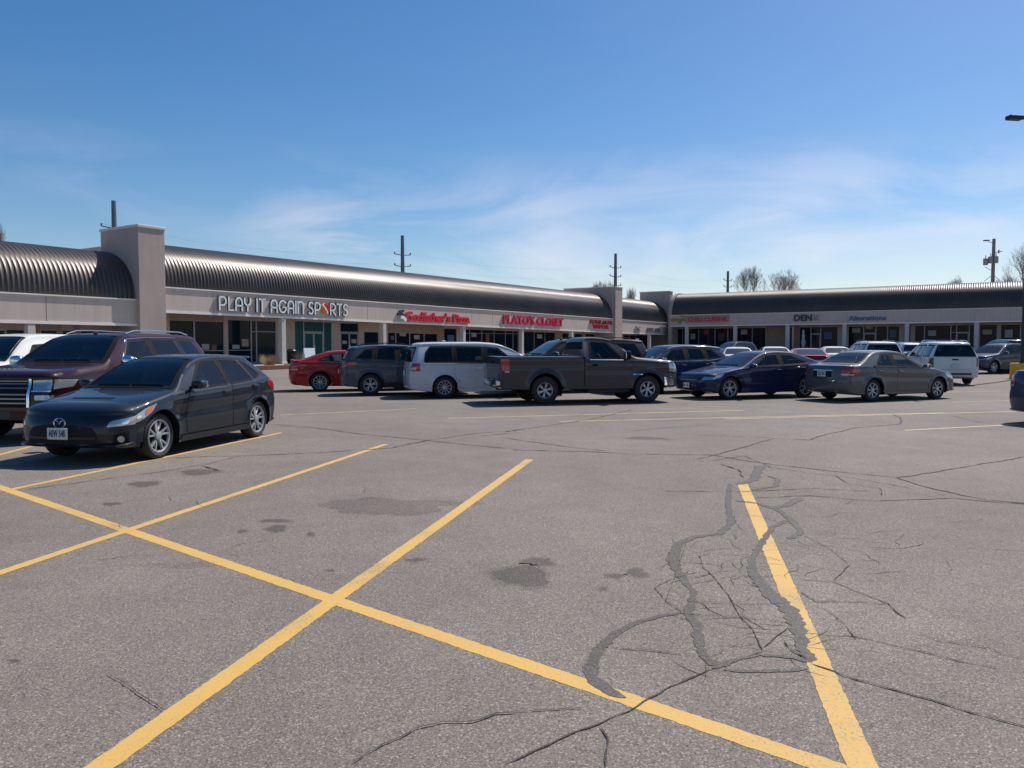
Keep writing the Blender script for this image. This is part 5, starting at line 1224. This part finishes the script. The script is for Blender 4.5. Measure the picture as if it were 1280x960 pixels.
car_at('red', 'parked_car', 'bright red fastback car left of the slate SUV', 'car', vary(COUPE, spokes=(10, .028, 0), plates=[]), P_red, place(COUPE, 'RR', 400, 489.5, 75), 75, 1)
car_at('navy', 'parked_car', 'navy blue saloon facing left between the pickup and the smoke grey saloon', 'car', COUPE, P_navy, place(COUPE, 'FL', 911, 499.5, 249), 249, 1)
car_at('blue', 'parked_suv', 'deep blue crossover facing left, behind the pickup nose and the navy saloon', 'SUV', vary(SUVS, L=4.68, rails=None, chromeline=[(1.6, 1.075), (3.5, 1.12), (4.05, 1.185)]), P_blue, at_px(829, 26.8), 250, 1)
car_at('bsuv', 'parked_suv', 'black SUV mostly hidden behind the pickup truck bed', 'SUV', vary(SUVF, plates=[], chromeline=None, railmat=M_trim, mirmat=P_black), P_black, at_px(706, 27.4), 252, 1)
car_at('trail', 'parked_suv', 'white boxy SUV with roof rack seen from behind, nearest at the right', 'SUV', vary(SUVB, railmat=M_chr), P_wht, place(SUVB, 'RR', 1210, 480.5, 12.5), 12.5, 1)
car_at('wsuv', 'parked_suv', 'white SUV with wide black rear window behind the smoke grey saloon', 'SUV', vary(SUVB, W=1.92), P_wht, at_px(1086, 38.5), 10, 1)
car_at('edge', 'parked_car', 'blue grey car cut off by the right edge of the picture', 'car', vary(SEDAN, top=[(a, b + .05) for a, b in SEDAN['top']]), paint('steel_blue_paint', (.03, .045, .08), .4), at_xy(12.95, 16.2), 70, 1)
car_at('cross', 'parked_suv', 'dark blue grey crossover facing left in front of the pole base', 'SUV', vary(SUVS, W=1.9), paint('midnight_paint', (.03, .04, .07), .4), place(SUVS, 'FL', 1240.5, 467.5, 249), 249, 1)
car_at('dvan', 'parked_suv', 'tall black SUV seen from behind, left of the blue grey crossover', 'SUV', vary(SUVF, plates=[], rails=None, chromeline=None, mirmat=P_black), P_black, at_px(1256, 47), 14, 0)
car_at('far1', 'parked_suv', 'small black SUV parked far off close to the shaded shops', 'SUV', vary(SUVS, W=1.8), P_black, at_px(915, 64), 238, 0)
car_at('far2', 'parked_car', 'silver car roof seen over the deep blue crossover', 'car', SEDAN, P_sil, at_px(920, 41), 12, 0)
car_at('far3', 'parked_car', 'white saloon just left of the crimson car', 'car', SEDAN, P_wht, at_px(966, 43), 12, 0)
car_at('far4', 'parked_car', 'crimson car with high rear window seen from behind, beyond the navy saloon', 'car', COUPE, P_crim, at_px(1006, 37.5), 12, 0)
car_at('far5', 'parked_car', 'white car between the crimson car and the white SUV', 'car', vary(SEDAN, W=1.78), P_wht, at_px(1040, 44), 12, 0)
car_at('far6', 'parked_car', 'pale silver car seen between the two white SUVs', 'car', SUVS, P_sil, at_px(1132, 50), 12, 0)
car_at('far7', 'parked_car', 'blue car roof behind the pale silver car', 'car', SUVS, P_blue, at_px(1127, 58), 12, 0)
car_at('lw', 'parked_suv', 'white SUV at the left edge, behind the maroon SUV', 'SUV', vary(SUVB, rails=None, top=[(a, b + .09) for a, b in SUVB['top']]), P_wht, at_xy(-11.1, 17.0), 190.8, 1)
car_at('lg', 'minivan', 'pale grey minivan at the left edge behind the white SUV', 'minivan', vary(VAN, mirmat=None, top=[(a, b + .20) for a, b in VAN['top']]), paint('pale_grey_paint', (.35, .37, .38), .3), at_xy(-14.6, 18.8), 190.8, 0)
# maroon SUV stands in the next stall
mz = VEH['mazda'][0]; hh_ = Vector((math.sin(R(190.8)), math.cos(R(190.8)))); lf_ = Vector((-hh_.y, hh_.x))
VEH['sub'][0].location = (mz.location.x - lf_.x * 3.0 - hh_.x * 2.1, mz.location.y - lf_.y * 3.0 - hh_.y * 2.1, 0)
# hatchback extras: bonnet badge
c_ = VEH['mazda'][1]; p = c_.wrap(c_.sF(.575), 0); b = MB()
ring_ = [(p.x + .012, .088 * math.cos(2 * math.pi * i / 24), p.z + .068 * math.sin(2 * math.pi * i / 24)) for i in range(25)]
b.tube(ring_, .008, 6, cap=False); b.tube([(p.x + .014, -.075, p.z + .035), (p.x + .014, -.03, p.z + .03), (p.x + .016, 0, p.z - .01), (p.x + .014, .03, p.z + .03), (p.x + .014, .075, p.z + .035)], .008, 6)
obj('badge', b, M_chr, mz, True)
# pickup bed lining, tailgate and step bumper
tk, c_ = VEH['truck']; b = MB(); xa, xb = c_.X0 - 5.13, c_.X0 - 3.00; hy = .83
b.add([(xa, -hy, 1.325), (xb, -hy, 1.325), (xb, hy, 1.325), (xa, hy, 1.325), (xa, -hy, .85), (xb, -hy, .85), (xb, hy, .85), (xa, hy, .85)], [(4, 5, 6, 7), (0, 1, 5, 4), (1, 2, 6, 5), (2, 3, 7, 6), (3, 0, 4, 7)])
obj('bed_liner', b, M_blk, tk)
b = MB(); b.bbox(c_.X0 - 5.40, c_.X0 - 5.23, -.98, -.28, .52, .68, .03); b.bbox(c_.X0 - 5.40, c_.X0 - 5.23, .28, .98, .52, .68, .03); b.bbox(c_.X0 - 5.38, c_.X0 - 5.23, -.29, .29, .50, .60, .02); obj('step_bumper', b, M_chr, tk)
b = MB(); b.tube([(c_.X0 - 5.2, -.2, .42), (c_.X0 - 4.6, -.2, .40)], .035, 8); b.tube([(c_.X0 - 4.0, .0, .45), (c_.X0 - 1.0, 0, .45)], .06, 8); b.box(c_.X0 - 5.1, c_.X0 - .4, -.5, -.42, .42, .55); b.box(c_.X0 - 5.1, c_.X0 - .4, .42, .5, .42, .55); b.tube([(c_.X0 - 3.99, -.8, .39), (c_.X0 - 3.99, .8, .39)], .05, 8); obj('chassis', b, M_blk, tk)
# exhaust and under-floor on the hatch
# white SUV rear details
tr, c_ = VEH['trail']; b = MB()
for x_ in (2.6, 3.6): b.tube([(c_.X0 - x_, -.6, c_.ZT(x_) + .05), (c_.X0 - x_, .6, c_.ZT(x_) + .05)], .014, 6)
obj('rack_crossbar', b, M_chr, tr)

# ------------------------------------------------------------------ poles, wires, lamp
M_steel = mat('weathered_steel_pole', (0.13, 0.15, 0.17), 0.6, 0.3, noise=(1, .1)); M_wood = mat('weathered_wood_pole', (0.20, 0.17, 0.145), 0.9, noise=(3, .15)); M_ins = mat('insulator', (0.12, 0.12, 0.13), .4)
def top_at(px, py, dist):
    r = ray(px, py); k = dist / r.y; return Vector((r.x * k, dist, CAM_H + r.z * k))
tops = []
for (px, py, dist, arms, lab) in ((142, 251, 91, (34,), 'tall steel power pole behind the first beige pilaster'), (503, 294.5, 120, (24.5, 38.5), 'tall steel power pole rising over the long ribbed roof'),
                                  (769.5, 317, 144, (18, 29, 40), 'tall steel power pole beside the second pilaster'), (910, 339, 176, (12, 20), 'small distant steel power pole left of the bare trees')):
    T_ = top_at(px, py, dist); t = thing('power_pole', lab, 'power pole', (T_.x, T_.y, 0), R(35)); h = T_.z
    b = MB(); b.tube([(0, 0, -.5), (0, 0, h * .5), (0, 0, h)], .42, 10, .26); obj('mast', b, M_steel, t, True); tops.append((Vector((T_.x, T_.y, 0)), h, dist, arms))
    for a in arms:
        z = h - a * dist / F_PX; b = MB(); b.tube([(-1.35, 0, z + .18), (0, 0, z), (1.35, 0, z + .18)], .07, 6); am = obj('crossarm', b, M_steel, t)
        for x_ in (-1.35, 1.35):
            b = MB(); b.tube([(x_, 0, z + .18), (x_, 0, z + .5)], .09, 6); obj('insulator', b, M_ins, am)
b = MB(); k = R(35)
for (A, B) in zip(tops[:-1], tops[1:]):
    for j in range(2):
        for sx_ in (-1.35, 1.35):
            o = Vector((math.cos(k) * sx_, math.sin(k) * sx_, 0)); za = A[1] - A[3][min(j, len(A[3]) - 1)] * A[2] / F_PX + .5; zb_ = B[1] - B[3][min(j, len(B[3]) - 1)] * B[2] / F_PX + .5
            pa = A[0] + o + Vector((0, 0, za)); pb = B[0] + o + Vector((0, 0, zb_)); b.tube([pa.lerp(pb, i / 12) - Vector((0, 0, 1.5 * 4 * (i / 12) * (1 - i / 12))) for i in range(13)], .005, 3, cap=False)
A = tops[-1]; pb0 = Vector((150, 330, 0))
for sx_ in (-1.35, 1.35):
    pa = A[0] + Vector((sx_, 0, A[1] - 1.5)); pb = pb0 + Vector((sx_, 0, 18)); b.tube([pa.lerp(pb, i / 12) - Vector((0, 0, 8 * (i / 12) * (1 - i / 12))) for i in range(13)], .005, 3, cap=False)
o = obj('power_lines', b, M_ins); o['label'] = 'thin power lines sagging between the steel poles behind the shops'; o['category'] = 'power line'
# wooden pole with transformers
T_ = top_at(1242.5, 298.5, 125); t = thing('utility_pole', 'wooden utility pole with transformers and a small lamp behind the shaded roof', 'utility pole', (T_.x, T_.y, 0), R(-25)); h = T_.z; s_ = 125 / F_PX
b = MB(); b.tube([(0, 0, 0), (0, 0, h)], .34, 10, .24); obj('mast', b, M_wood, t, True)
for (x_, z_) in ((-8.5 * s_, -30), (-3.3 * s_, -28), (2.4 * s_, -28)):
    b = MB(); b.lathe([(.001, 0), (.30, 0), (.36, .06), (.36, 1.0), (.30, 1.08), (.001, 1.1)], 12, 'z', (x_, -.35, h + z_ * s_ - .3)); b.tube([(x_, -.35, h + z_ * s_ + .8), (x_, -.35, h + z_ * s_ + 1.3)], .06, 6); b.tube([(x_, -.35, h + z_ * s_ + .2), (0, 0, h + z_ * s_ + .2)], .05, 5); obj('transformer', b, mat('grey_transformer', (.25, .27, .28), .5), t, True)
b = MB(); b.tube([(0, 0, h - 5 * s_), (-4 * s_, 0, h - 4 * s_), (-6 * s_, 0, h - 3 * s_)], .05, 6); b.superell((-8 * s_, 0, h - 1.6 * s_), (.5, .16, .13), 3); obj('lamp_arm', b, M_steel, t, True)
b = MB(); b.tube([(0, 0, h - 17 * s_), (9 * s_, 0, h - 16 * s_)], .06, 6); b.tube([(5.5 * s_, 0, h - 18 * s_), (5.5 * s_, 0, h - 14 * s_)], .12, 6); b.tube([(0, 0, h - 40 * s_), (-9 * s_, 0, h - 34 * s_)], .04, 5); b.tube([(0, 0, h - 44 * s_), (-9 * s_, 0, h - 52 * s_)], .04, 5); b.tube([(0, 0, h - 44 * s_), (8 * s_, 0, h - 52 * s_)], .04, 5); obj('crossarm', b, M_ins, t)
# parking lot lamp on its yellow base
P = gp(1278, 473.5); t = thing('parking_lot_lamp', 'dark parking lot lamp post on a yellow painted concrete base', 'lamp post', tuple(P), R(10))
b = MB(); b.lathe([(.001, .76), (.50, .76), (.53, .72), (.53, -.2)], 28); obj('concrete_base', b, mat('yellow_painted_concrete', (.62, .36, .04), .8, noise=(4, .15)), t, True)
b = MB(); b.lathe([(.15, .762), (.15, .80), (.12, .83), (.105, 1.0), (.075, 12.4), (.001, 12.42)], 14); obj('pole', b, mat('dark_bronze_pole', (.03, .03, .032), .45, .4), t, True)
for s_ in (-1,):
    b = MB(); b.tube([(0, 0, 12.25), (s_ * .55, 0, 12.32)], .045, 8); ar = obj('lamp_arm', b, MAT['dark_bronze_pole'], t, True)
    b = MB(); b.bbox(s_ * 1.25 if s_ < 0 else .5, -.5 if s_ < 0 else 1.25, -.20, 0.20, 12.22, 12.42, .04); lh = obj('lamp_head', b, MAT['dark_bronze_pole'], ar)

# ------------------------------------------------------------------ bare trees
M_bark = mat('bare_bark', (0.26, 0.215, 0.19), 0.9, noise=(2, .2))
def bare_tree(label, px, ptop, dist, crown_w, seed, fork=0.35, tilt=0):
    q = random.Random(seed); T_ = top_at(px, ptop, dist); g0 = 0.5; H = T_.z - g0; t = thing('bare_tree', label, 'tree', (T_.x, T_.y, g0), q.uniform(0, 6))
    tk_ = MB(); cr = MB(); cw = crown_w * dist / F_PX / 2
    tk_.tube([(0, 0, -.3), (0.1, 0, H * fork * .5), (0, 0.05, H * fork)], H * .022, 7, H * .016); obj('trunk', tk_, M_bark, t, True)
    def br(p, d, ln, r, lv):
        k = 3; pts = [p]; dd = d.copy()
        for i in range(k):
            dd = (dd + Vector((q.uniform(-.2, .2), q.uniform(-.2, .2), q.uniform(-.02, .16)))).normalized(); pts.append(pts[-1] + dd * ln / k)
        cr.tube(pts, r, 4 if lv < 3 else 3, r * .55, cap=False)
        if lv >= 6: return
        n = 3 if lv < 2 else q.choice((2, 3, 3))
        for i in range(n):
            a = q.uniform(0, 6.28); sp_ = q.uniform(.35, .75); e1 = dd.orthogonal().normalized(); e2 = dd.cross(e1)
            nd = (dd + (e1 * math.cos(a) + e2 * math.sin(a)) * sp_).normalized(); nd.z = nd.z * .8 + .18
            br(pts[-1] if i else pts[-1], nd.normalized(), ln * q.uniform(.66, .84), max(r * .58, .010 * dist / 150), lv + 1)
            if lv > 1 and q.random() < .5: br(pts[2], (nd + Vector((q.uniform(-.6, .6), q.uniform(-.6, .6), .1))).normalized(), ln * .5, max(r * .4, .010 * dist / 150), min(6, lv + 2))
    n0 = 4
    for i in range(n0):
        a = 2 * math.pi * i / n0 + q.uniform(-.3, .3); br(Vector((0, 0.05, H * fork)), Vector((math.cos(a) * .55 * cw / (H * .3), math.sin(a) * .55 * cw / (H * .3), .9)).normalized(), H * (1 - fork) * .27, H * .011, 0)
    # scale crown to the height and width seen
    zs_ = max(v[2] for v in cr.v); xr_ = sorted(math.hypot(v[0], v[1]) for v in cr.v)[int(len(cr.v) * .97)]
    kz = (H - H * fork) / (zs_ - H * fork); kx = cw / xr_
    cr.v = [(v[0] * kx, v[1] * kx, H * fork + (v[2] - H * fork) * kz) for v in cr.v]; obj('crown', cr, M_bark, t)
bare_tree('bare tree left of two behind the shaded roof, taller and forked', 937, 330.5, 170, 42, 5, .42)
bare_tree('wide bare tree right of two behind the shaded roof', 977, 335.5, 175, 52, 9, .40)
bare_tree('bare tree top showing just left of the second pilaster', 752, 348.5, 190, 30, 12)
bare_tree('thin bare tree in the gap between the corner pilasters', 790, 357, 170, 16, 15)
bare_tree('small bare tree far off over the shaded roof, left of the wooden pole', 1198, 342, 200, 26, 18)
bare_tree('large bare tree at the right edge beyond the wooden utility pole', 1288, 300, 130, 70, 21, .35)
bare_tree('low bare tree right of the wooden utility pole', 1258, 338, 160, 36, 23)
bare_tree('bare tree twigs at the left edge above the low roof', -8, 274, 90, 26, 26, .5)

# ------------------------------------------------------------------ small things by the shops
P = gp(337, 461.5); t = thing('planter', 'timber edged planting bed with a dry tuft of grass before the dark doors', 'planter', tuple(P), WL.rz)
b = MB(); b.bbox(-1.9, 2.2, -.9, -.70, -.1, .28, .03); b.bbox(-1.9, -1.7, -.70, 1.0, -.1, .28, .03); b.bbox(2.0, 2.2, -.70, 1.0, -.1, .28, .03); obj('timber_edge', b, mat('red_brown_timber', (.20, .09, .06), .85, noise=(5, .15)), t)
b = MB(); b.box(-1.7, 2.0, -.70, 1.0, .0, .20); obj('soil', b, mat('mulch', (.17, .12, .08), .95, noise=(20, .3)), t)
b = MB(); q = random.Random(4)
for _ in range(420):
    a = q.uniform(0, 6.28); r = q.uniform(.0, .25); l_ = q.uniform(.4, .85); s_ = q.uniform(.15, .6)
    x0, y0 = r * math.cos(a), r * math.sin(a); b.add([(x0 - .012, y0, .18), (x0 + .012, y0, .18), (x0 + math.cos(a) * s_, y0 + math.sin(a) * s_, .18 + l_)], [(0, 1, 2)])
o = obj('dry_grass', b, mat('dry_grass', (.42, .28, .17), .9), t); o['kind'] = 'stuff'
P = gp(386.5, 459); P.z = gz(P.x, P.y) + .14; t = thing('sandwich_board', 'plain white sandwich board before the teal storefront', 'sign', tuple(P), WL.rz - R(10))
b = MB(); b.add([(-.42, -.25, .05), (.42, -.25, .05), (.42, -.03, 1.15), (-.42, -.03, 1.15), (-.42, -.22, .05), (.42, -.22, .05), (.42, 0, 1.15), (-.42, 0, 1.15)], [(0, 1, 2, 3), (7, 6, 5, 4), (0, 4, 5, 1), (1, 5, 6, 2), (2, 6, 7, 3), (3, 7, 4, 0)]); obj('front_board', b, M_wl, t)
b = MB(); b.add([(-.42, .25, .05), (.42, .25, .05), (.42, .03, 1.15), (-.42, .03, 1.15), (-.42, .22, .05), (.42, .22, .05), (.42, .005, 1.15), (-.42, .005, 1.15)], [(3, 2, 1, 0), (4, 5, 6, 7), (1, 5, 4, 0), (2, 6, 5, 1), (3, 7, 6, 2), (0, 4, 7, 3)]); obj('back_board', b, M_wl, t)
P = gp(365, 457); P.z = gz(P.x, P.y) + .14; t = thing('litter_bin', 'dark litter bin beside the white column', 'litter bin', tuple(P))
b = MB(); b.lathe([(.001, 0), (.26, 0), (.30, .05), (.32, .85), (.33, .88)], 18); obj('bin_body', b, M_blk, t, True)
b = MB(); b.lathe([(.34, .88), (.34, .93), (.22, 1.05), (.10, 1.08), (.10, 1.0), (.001, 1.0)], 18); obj('lid', b, M_trim, t, True)
P = gp(375, 457.5); P.z = gz(P.x, P.y) + .14; t = thing('bare_bush', 'low leafless bush between the litter bin and the sandwich board', 'bush', tuple(P))
b = MB(); q = random.Random(9)
for _ in range(90):
    a = q.uniform(0, 6.28); s_ = q.uniform(.1, .6); l_ = q.uniform(.4, 1.0); b.tube([(0, 0, 0), (math.cos(a) * s_ * .5, math.sin(a) * s_ * .5, l_ * .6), (math.cos(a + .3) * s_, math.sin(a + .3) * s_, l_)], .012, 3, .004, cap=False)
obj('twigs', b, M_bark, t)
u_, z_ = WL.hit(792, 452); P = WL.world(WL.u(792), -.5); g0 = gz(P.x, P.y) + .14; t = thing('pavement_sign', 'blue and white notice board standing before the corner shop doors', 'sign', (P.x, P.y, g0), WL.rz)
b = MB(); b.bbox(-.6, .6, -.03, .03, .25, 1.75, .01); bo = obj('board', b, M_blu, t)
b = MB(); b.box(-.5, .5, -.036, -.031, .9, 1.6); obj('notice', b, M_wl, bo); b = MB(); b.box(-.58, -.52, -.2, .2, 0, .25); b.box(.52, .58, -.2, .2, 0, .25); obj('foot', b, M_trim, bo)
# goods and posts by the shaded wing
P = WR.world(WR.u(991, .5), .5); t = thing('timber_post', 'pale timber post standing under the DEN sign', 'post', (P.x, P.y, 1.0), WR.rz); b = MB(); b.bbox(-.12, .12, -.12, .12, 0, 3.3, .02); obj('post', b, mat('pale_timber', (.48, .36, .27), .8, noise=(4, .1)), t)
P = WR.world(WR.u(1004, .8), .8); t = thing('display_figure', 'pale twisted display figure outside the shop under the DEN sign', 'display', (P.x, P.y, 1.05), WR.rz)
b = MB(); b.lathe([(.32, 0), (.32, .12), (.10, .18), (.16, .5), (.30, 1.1), (.18, 1.6), (.22, 2.0), (.12, 2.3), (.19, 2.55), (.12, 2.75), (.001, 2.8)], 14); obj('figure', b, mat('pale_plaster', (.42, .44, .46), .7), t, True)
